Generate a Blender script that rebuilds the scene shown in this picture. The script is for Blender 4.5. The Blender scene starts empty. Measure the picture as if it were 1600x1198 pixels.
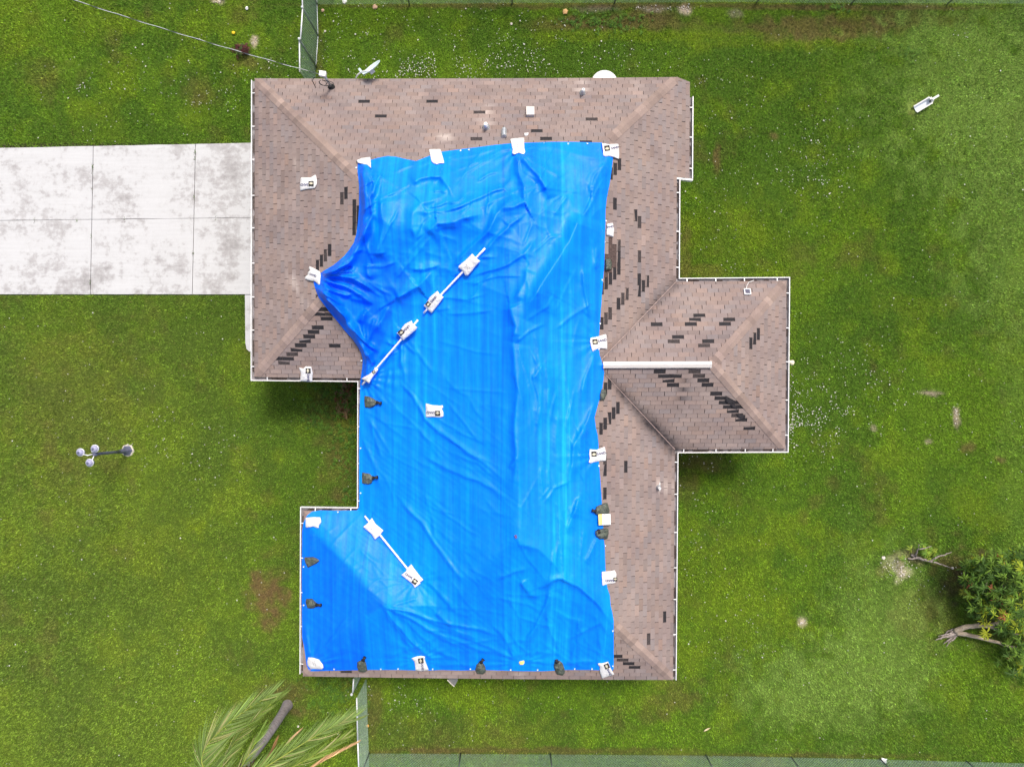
import bpy, bmesh, math, random
import numpy as np
from mathutils import Vector, Matrix

# ------------------------------------------------------------------ camera, sky, sun, exposure
SC = bpy.context.scene
H = 22.0                      # flying height of the camera (m)
F = 1110.0                    # focal length in photo pixels (photo 1600 x 1198)
CX, CY = 800.0, 599.0
cd = bpy.data.cameras.new('camera'); cam = bpy.data.objects.new('camera', cd)
SC.collection.objects.link(cam)
cam.location = (0, 0, H); cam.rotation_euler = (0, 0, 0)
cd.sensor_fit = 'HORIZONTAL'; cd.sensor_width = 36.0; cd.lens = 36.0*F/1600.0
cd.clip_start = 0.1; cd.clip_end = 900
SC.camera = cam
SUN_EL, SUN_AZ = math.radians(62), math.radians(24)      # azimuth measured from +Y (photo top) towards +X (photo right)
wd = bpy.data.worlds.new('World'); SC.world = wd; wd.use_nodes = True
wn = wd.node_tree.nodes; wl = wd.node_tree.links
for n in list(wn): wn.remove(n)
wo = wn.new('ShaderNodeOutputWorld'); wb = wn.new('ShaderNodeBackground'); ws = wn.new('ShaderNodeTexSky')
ws.sky_type = 'NISHITA'; ws.sun_disc = False; ws.sun_elevation = SUN_EL; ws.sun_rotation = SUN_AZ
ws.air_density = 1.0; ws.dust_density = 6.0; ws.ozone_density = 0.6
wl.new(ws.outputs[0], wb.inputs[0]); wb.inputs[1].default_value = 0.088
wl.new(wb.outputs[0], wo.inputs[0])
sd = bpy.data.lights.new('sun', 'SUN'); so = bpy.data.objects.new('sun', sd); SC.collection.objects.link(so)
sd.energy = 1.5; sd.angle = math.radians(13); sd.color = (1.0, 0.95, 0.88)
sdir = Vector((math.cos(SUN_EL)*math.sin(SUN_AZ), math.cos(SUN_EL)*math.cos(SUN_AZ), math.sin(SUN_EL)))
so.rotation_euler = sdir.to_track_quat('Z', 'Y').to_euler(); so.location = (20, 20, 30)
SC.view_settings.view_transform = 'Standard'; SC.view_settings.look = 'None'
SC.view_settings.gamma = 1.0; SC.view_settings.use_curve_mapping = False
SC.view_settings.exposure = 0.95

rng = np.random.default_rng(7); random.seed(7)
COL = SC.collection

# ------------------------------------------------------------------ helpers
def P(px, py, z):
    """photo pixel at height z -> world point (the camera looks straight down)"""
    k = (H - z)/F
    return ((px-CX)*k, -(py-CY)*k, z)
def Pa(px, py, z):
    k = (H - z)/F
    return np.stack([(px-CX)*k, -(py-CY)*k, z], -1)
def mesh(name, V, Fc, mat=None, smooth=False):
    me = bpy.data.meshes.new(name)
    me.from_pydata([tuple(v) for v in V], [], [tuple(int(i) for i in f) for f in Fc])
    if mat is not None:
        for m in (mat if isinstance(mat, (list, tuple)) else [mat]): me.materials.append(m)
    if smooth: me.polygons.foreach_set('use_smooth', [True]*len(me.polygons))
    me.update(); return me
def obj(name, me, parent=None, loc=None):
    o = bpy.data.objects.new(name, me); COL.objects.link(o)
    if loc is not None: o.location = loc
    if parent is not None: o.parent = parent
    return o
def tag(o, label=None, cat=None, group=None, kind=None):
    if label: o['label'] = label
    if cat: o['category'] = cat
    if group: o['group'] = group
    if kind: o['kind'] = kind
    return o
def thing(name, label, cat, loc=(0, 0, 0), group=None):
    o = bpy.data.objects.new(name, None); COL.objects.link(o); o.location = loc
    o.empty_display_size = 0.2
    return tag(o, label, cat, group)
class MB:
    def __init__(s): s.v = []; s.f = []
    def add(s, V, Fc):
        b = len(s.v); s.v += [tuple(v) for v in V]; s.f += [tuple(i+b for i in f) for f in Fc]
    def box(s, c, size, rot=None):
        hx, hy, hz = [k/2 for k in size]
        V = [Vector((x*hx, y*hy, z*hz)) for x in (-1, 1) for y in (-1, 1) for z in (-1, 1)]
        if rot is not None: V = [rot @ v for v in V]
        c = Vector(c)
        s.add([v+c for v in V], [(0, 1, 3, 2), (4, 6, 7, 5), (0, 4, 5, 1), (2, 3, 7, 6), (0, 2, 6, 4), (1, 5, 7, 3)])
    def tube(s, pts, r, n=8, cap=True):
        pts = [Vector(p) for p in pts]; m = len(pts)
        rr = r if isinstance(r, (list, tuple)) else [r]*m
        V = []; ref = None
        for i, p in enumerate(pts):
            d = (pts[min(i+1, m-1)]-pts[max(i-1, 0)]).normalized()
            if ref is None:
                ref = Vector((0, 0, 1)) if abs(d.z) < 0.9 else Vector((1, 0, 0))
            a = d.cross(ref).normalized(); b = a.cross(d).normalized(); ref = b
            for k in range(n):
                t = 2*math.pi*k/n
                V.append(p + a*(math.cos(t)*rr[i]) + b*(math.sin(t)*rr[i]))
        Fc = []
        for i in range(m-1):
            for k in range(n):
                k2 = (k+1) % n
                Fc.append((i*n+k, i*n+k2, (i+1)*n+k2, (i+1)*n+k))
        if cap:
            Fc.append(tuple(range(n))[::-1]); Fc.append(tuple((m-1)*n+k for k in range(n)))
        s.add(V, Fc)
    def lathe(s, prof, c=(0, 0, 0), n=16, rot=None):
        V = []
        for r, z in prof:
            for k in range(n):
                t = 2*math.pi*k/n; v = Vector((r*math.cos(t), r*math.sin(t), z))
                if rot is not None: v = rot @ v
                V.append(v + Vector(c))
        Fc = [(i*n+k, i*n+(k+1) % n, (i+1)*n+(k+1) % n, (i+1)*n+k) for i in range(len(prof)-1) for k in range(n)]
        s.add(V, Fc)
    def build(s, name, mat, parent=None, smooth=False, loc=None):
        me = mesh(name, s.v, s.f, mat, smooth)
        return obj(name, me, parent, loc)
def kids(o, root):
    """place the parts (built in world space) of a thing whose Empty is not at the origin"""
    for c in o: c.parent = root; c.matrix_parent_inverse = Matrix.Translation(root.location).inverted()

# lattice noise
_lat = {}
def vnoise(x, y, seed=0):
    if seed not in _lat: _lat[seed] = np.random.default_rng(1000+seed).random((256, 256))
    L = _lat[seed]
    xi = np.floor(x).astype(np.int64); yi = np.floor(y).astype(np.int64)
    fx = x-xi; fy = y-yi
    fx = fx*fx*fx*(fx*(fx*6-15)+10); fy = fy*fy*fy*(fy*(fy*6-15)+10)
    a = L[xi & 255, yi & 255]; b = L[(xi+1) & 255, yi & 255]; c = L[xi & 255, (yi+1) & 255]; d = L[(xi+1) & 255, (yi+1) & 255]
    return (a*(1-fx)+b*fx)*(1-fy)+(c*(1-fx)+d*fx)*fy
def fbm(x, y, seed=0, oct=4, gain=0.5):
    t = 0; a = 1; s = 0
    for o in range(oct):
        t = t + a*vnoise(x*2**o+17.3*o, y*2**o+9.1*o, seed+o); s += a; a *= gain
    return t/s
def ridged(x, y, seed=0, oct=3):
    t = 0; a = 1; s = 0
    for o in range(oct):
        t = t + a*(1-np.abs(2*vnoise(x*2**o+5.7*o, y*2**o+3.1*o, seed+o)-1))**2; s += a; a *= 0.5
    return t/s
def sm(e0, e1, x):
    t = np.clip((x-e0)/(e1-e0), 0, 1); return t*t*(3-2*t)
def inside(px, py, poly):
    px = np.asarray(px, float); py = np.asarray(py, float)
    r = np.zeros(px.shape, bool); n = len(poly)
    for i in range(n):
        x1, y1 = poly[i]; x2, y2 = poly[(i+1) % n]
        if y1 == y2: continue
        c = (y1 > py) != (y2 > py)
        r ^= c & (px < (x2-x1)*(py-y1)/(y2-y1)+x1)
    return r
def segdist(px, py, a, b):
    dx, dy = b[0]-a[0], b[1]-a[1]; L = dx*dx+dy*dy+1e-12
    t = np.clip(((px-a[0])*dx+(py-a[1])*dy)/L, 0, 1)
    qx, qy = a[0]+t*dx, a[1]+t*dy
    return np.hypot(px-qx, py-qy), qx, qy, t
def polydist(px, py, poly):
    D = np.full(np.shape(px), 1e9); QX = np.array(px, float); QY = np.array(py, float)
    for i in range(len(poly)):
        d, qx, qy, t = segdist(px, py, poly[i], poly[(i+1) % len(poly)])
        m = d < D; D = np.where(m, d, D); QX = np.where(m, qx, QX); QY = np.where(m, qy, QY)
    return D, QX, QY
def gridpoly(poly, sp):
    """grid mesh that fills a photo-space polygon, its rim snapped on the outline"""
    xs = [p[0] for p in poly]; ys = [p[1] for p in poly]
    x0, y0 = min(xs)-sp, min(ys)-sp
    nx = int((max(xs)-x0)/sp)+3; ny = int((max(ys)-y0)/sp)+3
    gx, gy = np.meshgrid(x0+sp*np.arange(nx), y0+sp*np.arange(ny), indexing='ij')
    cin = inside(gx[:-1, :-1]+sp/2, gy[:-1, :-1]+sp/2, poly)
    use = np.zeros((nx, ny), int)
    for a, b in ((0, 0), (1, 0), (0, 1), (1, 1)): use[a:a+nx-1, b:b+ny-1] += cin
    rim = (use > 0) & (use < 4)
    idx = -np.ones((nx, ny), int); sel = use > 0; idx[sel] = np.arange(sel.sum())
    px = gx[sel].copy(); py = gy[sel].copy(); rm = rim[sel]
    _, qx, qy = polydist(px[rm], py[rm], poly); px[rm] = qx; py[rm] = qy
    I, J = np.nonzero(cin)
    Fc = np.stack([idx[I, J], idx[I, J+1], idx[I+1, J+1], idx[I+1, J]], 1)
    return px, py, Fc, rm
def fastmesh(name, V, Fc, mat=None, smooth=True):
    """quads or triangles from numpy"""
    me = bpy.data.meshes.new(name); k = Fc.shape[1]
    me.vertices.add(len(V)); me.vertices.foreach_set('co', np.ascontiguousarray(V, dtype=np.float32).ravel())
    me.loops.add(Fc.size); me.loops.foreach_set('vertex_index', Fc.astype(np.int32).ravel())
    me.polygons.add(len(Fc)); me.polygons.foreach_set('loop_start', (np.arange(len(Fc))*k).astype(np.int32))
    me.polygons.foreach_set('loop_total', np.full(len(Fc), k, np.int32))
    me.update(calc_edges=True)
    if smooth: me.polygons.foreach_set('use_smooth', np.ones(len(Fc), bool))
    if mat is not None:
        for m in (mat if isinstance(mat, (list, tuple)) else [mat]): me.materials.append(m)
    me.validate(); return me
def pcol(me, name, C):
    a = me.color_attributes.new(name, 'FLOAT_COLOR', 'POINT')
    c4 = np.ones((len(C), 4), np.float32); c4[:, :3] = C; a.data.foreach_set('color', c4.ravel())

# ------------------------------------------------------------------ materials
def mat(name, col, rough=0.6, metal=0.0, spec=0.5):
    m = bpy.data.materials.new(name); m.use_nodes = True
    b = m.node_tree.nodes['Principled BSDF']
    b.inputs['Base Color'].default_value = (*col, 1); b.inputs['Roughness'].default_value = rough
    b.inputs['Metallic'].default_value = metal; b.inputs['Specular IOR Level'].default_value = spec
    return m, m.node_tree.nodes, m.node_tree.links, b
def noise(N, L, scale, detail=4, vec=None, rough=0.55, dist=0.0):
    n = N.new('ShaderNodeTexNoise'); n.inputs['Scale'].default_value = scale
    n.inputs['Detail'].default_value = detail; n.inputs['Roughness'].default_value = rough
    n.inputs['Distortion'].default_value = dist
    if vec is not None: L.new(vec, n.inputs['Vector'])
    return n.outputs[0]
def ramp(N, L, fac, stops):
    r = N.new('ShaderNodeValToRGB'); L.new(fac, r.inputs[0]); e = r.color_ramp.elements
    while len(e) < len(stops): e.new(0.5)
    for k, (p, c) in enumerate(stops): e[k].position = p; e[k].color = (*c, 1) if len(c) == 3 else c
    return r.outputs[0]
def mix(N, L, fac, a, b, mode='MIX'):
    m = N.new('ShaderNodeMix'); m.data_type = 'RGBA'; m.blend_type = mode
    for sock, v in ((m.inputs[0], fac), (m.inputs[6], a), (m.inputs[7], b)):
        if isinstance(v, (int, float)): sock.default_value = v
        elif isinstance(v, tuple): sock.default_value = (*v, 1)
        else: L.new(v, sock)
    return m.outputs[2]
def mathn(N, L, op, a, b=None, clamp=False):
    m = N.new('ShaderNodeMath'); m.operation = op; m.use_clamp = clamp
    for k, v in ((0, a), (1, b)):
        if v is None: continue
        if isinstance(v, (int, float)): m.inputs[k].default_value = v
        else: L.new(v, m.inputs[k])
    return m.outputs[0]
def geo(N): return N.new('ShaderNodeNewGeometry').outputs['Position']
def scalevec(N, L, v, s):
    m = N.new('ShaderNodeVectorMath'); m.operation = 'MULTIPLY'; L.new(v, m.inputs[0]); m.inputs[1].default_value = s
    return m.outputs[0]
def bump(N, L, h, b, strength=0.3, dist=0.01):
    n = N.new('ShaderNodeBump'); n.inputs['Strength'].default_value = strength; n.inputs['Distance'].default_value = dist
    L.new(h, n.inputs['Height']); L.new(n.outputs[0], b.inputs['Normal'])
def attr(N, name):
    a = N.new('ShaderNodeAttribute'); a.attribute_name = name; return a
def simple(name, col, rough=0.6, metal=0.0, var=0.12, scale=30, spec=0.5):
    """one-colour material with a little procedural grain and wear"""
    m, N, L, b = mat(name, col, rough, metal, spec)
    n = noise(N, L, scale, 4, geo(N))
    lo = tuple(c*(1-var) for c in col); hi = tuple(min(1, c*(1+var)) for c in col)
    L.new(ramp(N, L, n, [(0.3, lo), (0.7, hi)]), b.inputs['Base Color'])
    return m

M_white = simple('white_painted_metal', (0.72, 0.72, 0.71), 0.4, 0.0, 0.08, 9)
M_vent = simple('cream_white_metal', (0.58, 0.55, 0.52), 0.45, 0, 0.05, 6)
M_pvc = simple('white_plastic_pipe', (0.80, 0.80, 0.80), 0.35, 0, 0.04, 12)
M_trough = simple('dirty_gutter_lining', (0.20, 0.185, 0.195), 0.8, 0, 0.5, 5)
M_litter = simple('wet_leaf_litter', (0.055, 0.04, 0.035), 0.9, 0, 0.6, 20)
M_wall = simple('beige_stucco', (0.52, 0.46, 0.38), 0.9, 0, 0.08, 14)
M_under = simple('exposed_black_underlay', (0.016, 0.014, 0.017), 0.85, 0, 0.5, 30)
M_felt = simple('exposed_brown_felt', (0.075, 0.05, 0.045), 0.9, 0, 0.5, 25)
M_galv = simple('galvanised_steel', (0.52, 0.55, 0.58), 0.42, 0.6, 0.15, 18)
M_post = simple('weathered_fence_post', (0.17, 0.21, 0.20), 0.6, 0.2, 0.25, 14)
M_wire = simple('galvanised_wire', (0.36, 0.50, 0.40), 0.5, 0.4, 0.2, 8)
M_rail = simple('bright_galvanised_rail', (0.75, 0.77, 0.80), 0.35, 0.15, 0.06, 7)
M_black = simple('black_rubber', (0.015, 0.015, 0.016), 0.7, 0, 0.3, 30)
M_dish = simple('pale_blue_dish_paint', (0.62, 0.74, 0.76), 0.45, 0, 0.05, 7)
M_lamp = simple('blue_grey_lamp_metal', (0.16, 0.17, 0.27), 0.4, 0.3, 0.2, 20)
M_globe = simple('frosted_lamp_glass', (0.36, 0.36, 0.52), 0.25, 0, 0.2, 25)
M_glassdark = simple('dark_solar_glass', (0.08, 0.08, 0.13), 0.15, 0, 0.2, 10)
M_ink = simple('printed_ink', (0.10, 0.10, 0.20), 0.7, 0, 0.3, 60)
M_inkfaint = simple('faint_printed_ink', (0.12, 0.12, 0.14), 0.7, 0, 0.3, 60)
M_logo = simple('dark_printed_panel', (0.035, 0.032, 0.03), 0.7, 0, 0.5, 60)
M_logo2 = simple('pale_printed_emblem', (0.60, 0.56, 0.42), 0.7, 0, 0.25, 60)
M_yellow = simple('pale_yellow_plastic', (0.80, 0.66, 0.22), 0.5, 0, 0.1, 30)
M_soil = simple('brown_soil', (0.16, 0.10, 0.06), 0.95, 0, 0.4, 12)
M_stonew = simple('pale_rubble', (0.62, 0.57, 0.50), 0.9, 0, 0.25, 18)
M_rubble = simple('pinkish_rubble', (0.50, 0.33, 0.22), 0.9, 0, 0.25, 18)
M_cable = simple('black_cable_sheath', (0.03, 0.035, 0.035), 0.5, 0, 0.3, 12)
M_alu = simple('bare_aluminium_strand', (0.44, 0.48, 0.48), 0.4, 0.3, 0.1, 12)

def m_bagwhite():
    m, N, L, b = mat('white_woven_bag', (0.82, 0.82, 0.82), 0.55)
    p = geo(N); n = noise(N, L, 5, 4, p)
    L.new(ramp(N, L, n, [(0.3, (0.64, 0.635, 0.63)), (0.6, (0.74, 0.74, 0.745))]), b.inputs['Base Color'])
    bump(N, L, noise(N, L, 18, 3, p), b, 0.5, 0.02); return m
M_bag = m_bagwhite()
def m_baggreen():
    m, N, L, b = mat('olive_sandbag_fabric', (0.1, 0.12, 0.1), 0.6)
    p = geo(N); n = noise(N, L, 9, 5, p)
    L.new(ramp(N, L, n, [(0.3, (0.045, 0.055, 0.05)), (0.55, (0.10, 0.12, 0.095)), (0.75, (0.17, 0.19, 0.15))]), b.inputs['Base Color'])
    bump(N, L, noise(N, L, 25, 4, p), b, 0.9, 0.03); return m
M_bagg = m_baggreen()
def m_shingle(name, gain=1.0):
    m, N, L, b = mat(name, (0.3, 0.2, 0.18), 0.9, 0, 0.25)
    p = geo(N); a = attr(N, 'tone')
    g = noise(N, L, 90, 3, p); w = noise(N, L, 1.1, 5, p, 0.6)
    base = mix(N, L, 1.0, a.outputs['Color'], ramp(N, L, g, [(0.25, (0.78, 0.78, 0.78)), (0.75, (1.2, 1.2, 1.2))]), 'MULTIPLY')
    base = mix(N, L, 1.0, base, ramp(N, L, w, [(0.3, (0.86*gain, 0.85*gain, 0.88*gain)), (0.7, (1.1*gain, 1.1*gain, 1.08*gain))]), 'MULTIPLY')
    # black algae washed down the valleys (a growth with its own outline)
    s = attr(N, 'stain'); e = noise(N, L, 4.0, 5, p, 0.65)
    k = mathn(N, L, 'MULTIPLY', s.outputs['Fac'], mathn(N, L, 'MULTIPLY', e, 2.0), True)
    base = mix(N, L, k, base, (0.035, 0.03, 0.033))
    q = attr(N, 'wash')
    base = mix(N, L, mathn(N, L, 'MULTIPLY', q.outputs['Fac'], mathn(N, L, 'MULTIPLY', e, 1.8), True), base, (0.62, 0.54, 0.49))
    L.new(base, b.inputs['Base Color']); bump(N, L, g, b, 0.35, 0.004); return m
M_shingle = m_shingle('asphalt_shingle'); M_cap = m_shingle('hip_cap_shingle', 1.06)
def m_tarp():
    m, N, L, b = mat('blue_poly_tarp', (0.0, 0.16, 0.75), 0.5, 0, 0.22)
    p = geo(N)
    st = noise(N, L, 1.0, 5, scalevec(N, L, p, (9.0, 0.22, 0.22)), 0.6)
    st2 = noise(N, L, 1.0, 3, scalevec(N, L, p, (1.15, 0.05, 0.05)), 0.5)
    t = mathn(N, L, 'ADD', mathn(N, L, 'MULTIPLY', st, 0.55), mathn(N, L, 'MULTIPLY', st2, 0.40))
    c = ramp(N, L, t, [(0.32, (0.0, 0.160, 0.94)), (0.47, (0.0, 0.208, 0.97)), (0.57, (0.0, 0.262, 0.98)), (0.68, (0.008, 0.40, 1.0))])
    wv = noise(N, L, 7, 4, p, 0.6)
    c = mix(N, L, 1.0, c, ramp(N, L, wv, [(0.3, (0.93, 0.93, 0.95)), (0.7, (1.05, 1.05, 1.03))]), 'MULTIPLY')
    ply_shade = attr(N, 'ply_shade')     # deeper blue: doubled cloth, plus shade of the steep folds painted in
    c = mix(N, L, ply_shade.outputs['Fac'], c, mix(N, L, 1.0, c, (1.0, 0.72, 0.97), 'MULTIPLY'))
    dk = attr(N, 'seam')
    c = mix(N, L, mathn(N, L, 'MULTIPLY', dk.outputs['Fac'], 0.45), c, (0.0, 0.09, 0.5))
    L.new(c, b.inputs['Base Color'])
    L.new(ramp(N, L, noise(N, L, 3, 4, p), [(0.3, (0.42,)*3), (0.7, (0.55,)*3)]), b.inputs['Roughness'])
    bump(N, L, noise(N, L, 1.0, 3, scalevec(N, L, p, (26, 5, 10)), 0.6), b, 0.22, 0.012)
    return m
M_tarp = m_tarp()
def m_concrete():
    m, N, L, b = mat('bleached_concrete', (0.7, 0.7, 0.7), 0.85, 0, 0.3)
    p = geo(N)
    n1 = noise(N, L, 1.0, 12, scalevec(N, L, p, (0.95, 1.35, 1)), 0.74)
    n2 = noise(N, L, 0.5, 5, p, 0.55); n3 = noise(N, L, 45, 3, p); n4 = noise(N, L, 6.5, 6, p, 0.7); n5 = noise(N, L, 1.0, 6, scalevec(N, L, p, (3.2, 0.5, 1)), 0.6)
    k = mathn(N, L, 'ADD', mathn(N, L, 'MULTIPLY', n1, 0.62), mathn(N, L, 'MULTIPLY', n2, 0.34))
    k = mathn(N, L, 'ADD', k, mathn(N, L, 'MULTIPLY', mathn(N, L, 'SUBTRACT', n4, 0.5), 0.30))
    k = mathn(N, L, 'ADD', k, mathn(N, L, 'MULTIPLY', mathn(N, L, 'SUBTRACT', n5, 0.5), 0.14))
    c = ramp(N, L, k, [(0.42, (0.50, 0.508, 0.514)), (0.487, (0.48, 0.486, 0.490)), (0.507, (0.42, 0.418, 0.422)), (0.565, (0.345, 0.338, 0.338)), (0.66, (0.24, 0.235, 0.235))])
    st = noise(N, L, 1.0, 4, scalevec(N, L, p, (0.7, 14, 1)), 0.6)
    c = mix(N, L, 1.0, c, ramp(N, L, st, [(0.3, (0.95, 0.95, 0.95)), (0.7, (1.03, 1.03, 1.03))]), 'MULTIPLY')
    c = mix(N, L, 1.0, c, ramp(N, L, n3, [(0.3, (0.96,)*3), (0.7, (1.03,)*3)]), 'MULTIPLY')
    L.new(c, b.inputs['Base Color']); bump(N, L, n3, b, 0.2, 0.004); return m
M_conc = m_concrete()
def m_ground():
    m, N, L, b = mat('lawn_soil_and_thatch', (0.1, 0.1, 0.05), 0.95, 0, 0.2)
    p = geo(N); a = attr(N, 'gcol')
    n = noise(N, L, 28, 5, p, 0.7); n2 = noise(N, L, 7, 4, p, 0.6)
    c = mix(N, L, 1.0, a.outputs['Color'], ramp(N, L, n, [(0.3, (0.5, 0.5, 0.5)), (0.7, (1.25, 1.25, 1.25))]), 'MULTIPLY')
    c = mix(N, L, 1.0, c, ramp(N, L, n2, [(0.3, (0.85, 0.85, 0.85)), (0.7, (1.1, 1.1, 1.1))]), 'MULTIPLY')
    L.new(c, b.inputs['Base Color']); bump(N, L, n, b, 0.8, 0.03); return m
M_ground = m_ground()
def m_blade(name='grass_blade', at='gcol'):
    m, N, L, b = mat(name, (0.1, 0.15, 0.03), 0.6, 0, 0.25)
    L.new(attr(N, at).outputs['Color'], b.inputs['Base Color']); return m
M_blade = m_blade()
M_leaf = m_blade('leaf_green', 'lcol')
def m_bark(name, lo, hi, sc=(14, 14, 3)):
    m, N, L, b = mat(name, lo, 0.9, 0, 0.2); p = geo(N)
    n = noise(N, L, 1.0, 6, scalevec(N, L, p, sc), 0.65)
    L.new(ramp(N, L, n, [(0.3, lo), (0.7, hi)]), b.inputs['Base Color']); bump(N, L, n, b, 0.8, 0.03); return m
M_palmbark = m_bark('grey_palm_bark', (0.22, 0.19, 0.19), (0.46, 0.41, 0.42), (6, 6, 14))
M_bark = m_bark('tan_bark', (0.13, 0.10, 0.07), (0.42, 0.36, 0.28), (5, 20, 20))
M_root = m_bark('grey_root_wood', (0.10, 0.08, 0.07), (0.48, 0.42, 0.38), (18, 18, 18))
M_husk = m_bark('brown_palm_husk', (0.06, 0.03, 0.015), (0.28, 0.16, 0.08), (18, 18, 8))

# ------------------------------------------------------------------ roof plan (photo pixels at eave height) and heights
ZE = 2.55; SLOPE = 5/12; SE = F/(H-ZE)          # eave height, roof pitch, pixels per metre at the eave
R1 = (564, 1056, 122, 1060); R2 = (397, 1056, 122, 590); R3 = (475, 1056, 799, 1060); R4 = (564, 1229, 439, 700)
_ctl = [((397, 122), (399, 122)), ((397, 590), (395, 590)), ((564, 590), (564, 591.5)), ((564, 799), (563.5, 798.5)), ((475, 799), (476, 799)),
        ((475, 1060), (474, 1054)), ((1056, 1060), (1051, 1063)), ((1056, 700), (1054, 700)), ((1056, 439), (1058, 439)),
        ((1229, 439), (1230, 439)), ((1229, 700), (1226, 701)), ((1056, 122), (1057, 122)), ((1078, 277), (1079, 277))]
def _bas(x, y):
    x = (np.asarray(x, float)-800)/400; y = (np.asarray(y, float)-599)/450
    return np.stack([np.ones_like(x), x, y, x*y, x*x, y*y], -1)
_A = _bas(np.array([c[0][0] for c in _ctl]), np.array([c[0][1] for c in _ctl]))
_cx = np.linalg.lstsq(_A, np.array([c[1][0]-c[0][0] for c in _ctl]), rcond=None)[0]
_cy = np.linalg.lstsq(_A, np.array([c[1][1]-c[0][1] for c in _ctl]), rcond=None)[0]
def disp(x, y): b = _bas(x, y); return b @ _cx, b @ _cy
def W(x, y, z):
    """roof plan -> world (the house is a touch out of square)"""
    dx, dy = disp(x, y); return ((x+dx-CX)/SE, -(y+dy-CY)/SE, z)
def hplan(x, y):
    d = np.full(np.shape(x), -1e9)
    for (x0, x1, y0, y1) in (R1, R2, R3, R4):
        d = np.maximum(d, np.minimum(np.minimum(x-x0, x1-x), np.minimum(y-y0, y1-y)))
    return d
def zplan(x, y): return ZE + SLOPE*np.maximum(hplan(x, y), -24)/SE
def img2plan(px, py, up=0.0):
    px = np.asarray(px, float); py = np.asarray(py, float); z = np.full(px.shape, 3.2)
    for _ in range(14):
        k = (H-z)/(H-ZE); ex = CX+(px-CX)*k; ey = CY+(py-CY)*k
        dx, dy = disp(ex, ey); x = ex-dx; y = ey-dy
        z = 0.5*z+0.5*(zplan(x, y)+up)
    return x, y, z
def roofz(px, py): return img2plan(px, py)[2]
def plan2img(x, y, z):
    dx, dy = disp(x, y); k = (H-ZE)/(H-z)
    return CX+(x+dx-CX)*k, CY+(y+dy-CY)*k

TARP = [(559,253),(571,250),(580,250),(590,247),(605,244),(618,245),(635,249),(650,252),(660,248),(670,244),(680,240),(692,237),(715,234),(740,231),(770,227),(800,224),(830,223),(860,222),(900,222),
 (940,223),(950,232),(958,247),(957,255),(953,285),(948,310),(946,330),(946,350),(945,385),(944,420),(942,440),(940,470),(937,510),(935,535),(937,555),(942,570),(944,582),(943,592),(940,613),
 (934,633),(929,652),(931,668),(934,680),(935,692),(936,725),(938,750),(940,780),(942,810),(943,835),(945,858),(946,890),(947,905),(949,918),(953,930),(954,945),(957,958),(959,970),(959,1000),
 (959,1043),(957,1047),(920,1046),(884,1046),(850,1048),(815,1048),(785,1047),(755,1046),(720,1047),(690,1046),(665,1047),(620,1046),(575,1046),(530,1047),(483,1048),(479,1038),(476,1015),(472,994),
 (471.5,940),(471.5,880),(472,830),(474,817),(479,806),(487,799),(500,797),(530,797.5),(558,797),(561,792),(561,740),(561,690),(562,640),(563,597),(564,588),(566,575),(567,562),(564,551),(560,543),
 (551,530),(540,518),(528,503),(517,490),(507,477),(498,465),(493,452),(490,441),(493,432),(500,427),(508,422),(520,415),(530,407),(538,400),(546,390),(553,379),(557,365),(559,350),(561,325),(561,305),(561,288),(559,270)]

# ------------------------------------------------------------------ the house: walls, deck, soffit
house = thing('house', 'single storey house with a brown shingle hip roof half covered by a blue tarp', 'house')
OUT = [(397,122),(1048,122),(1078,126),(1078,277),(1056,277),(1056,439),(1229,439),(1229,700),(1056,700),(1056,1060),(475,1060),(475,799),(564,799),(564,590),(397,590)]
def offset_closed(poly, o):
    n = len(poly); r = []
    for i in range(n):
        a, b, c = poly[i-1], poly[i], poly[(i+1) % n]
        def nrm(p, q):
            d = math.hypot(q[0]-p[0], q[1]-p[1]); return (-(q[1]-p[1])/d, (q[0]-p[0])/d)
        n1 = nrm(a, b); n2 = nrm(b, c); k = 1+n1[0]*n2[0]+n1[1]*n2[1]
        r.append((b[0]+o*(n1[0]+n2[0])/k, b[1]+o*(n1[1]+n2[1])/k))
    return r
WL = [p for p in offset_closed([p for p in OUT if p not in ((1048,122),(1078,126),(1078,277),(1056,277))][:1]+[(1056,122)]+[p for p in OUT[5:]], 30)]
for i in range(len(WL)):
    a, b = WL[i], WL[(i+1) % len(WL)]
    t = 8; L_ = math.hypot(b[0]-a[0], b[1]-a[1]); nx, ny = -(b[1]-a[1])/L_*t, (b[0]-a[0])/L_*t
    q = [a, b, (b[0]+nx, b[1]+ny), (a[0]+nx, a[1]+ny)]
    V = [W(x, y, 0.0) for x, y in q]+[W(x, y, 2.40) for x, y in q]
    obj('wall', mesh('wall', V, [(0,1,5,4),(1,2,6,5),(2,3,7,6),(3,0,4,7),(4,5,6,7)], M_wall), house)
h1 = 246.; h2 = 234.; h3 = 130.5; h4 = 130.5
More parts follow.
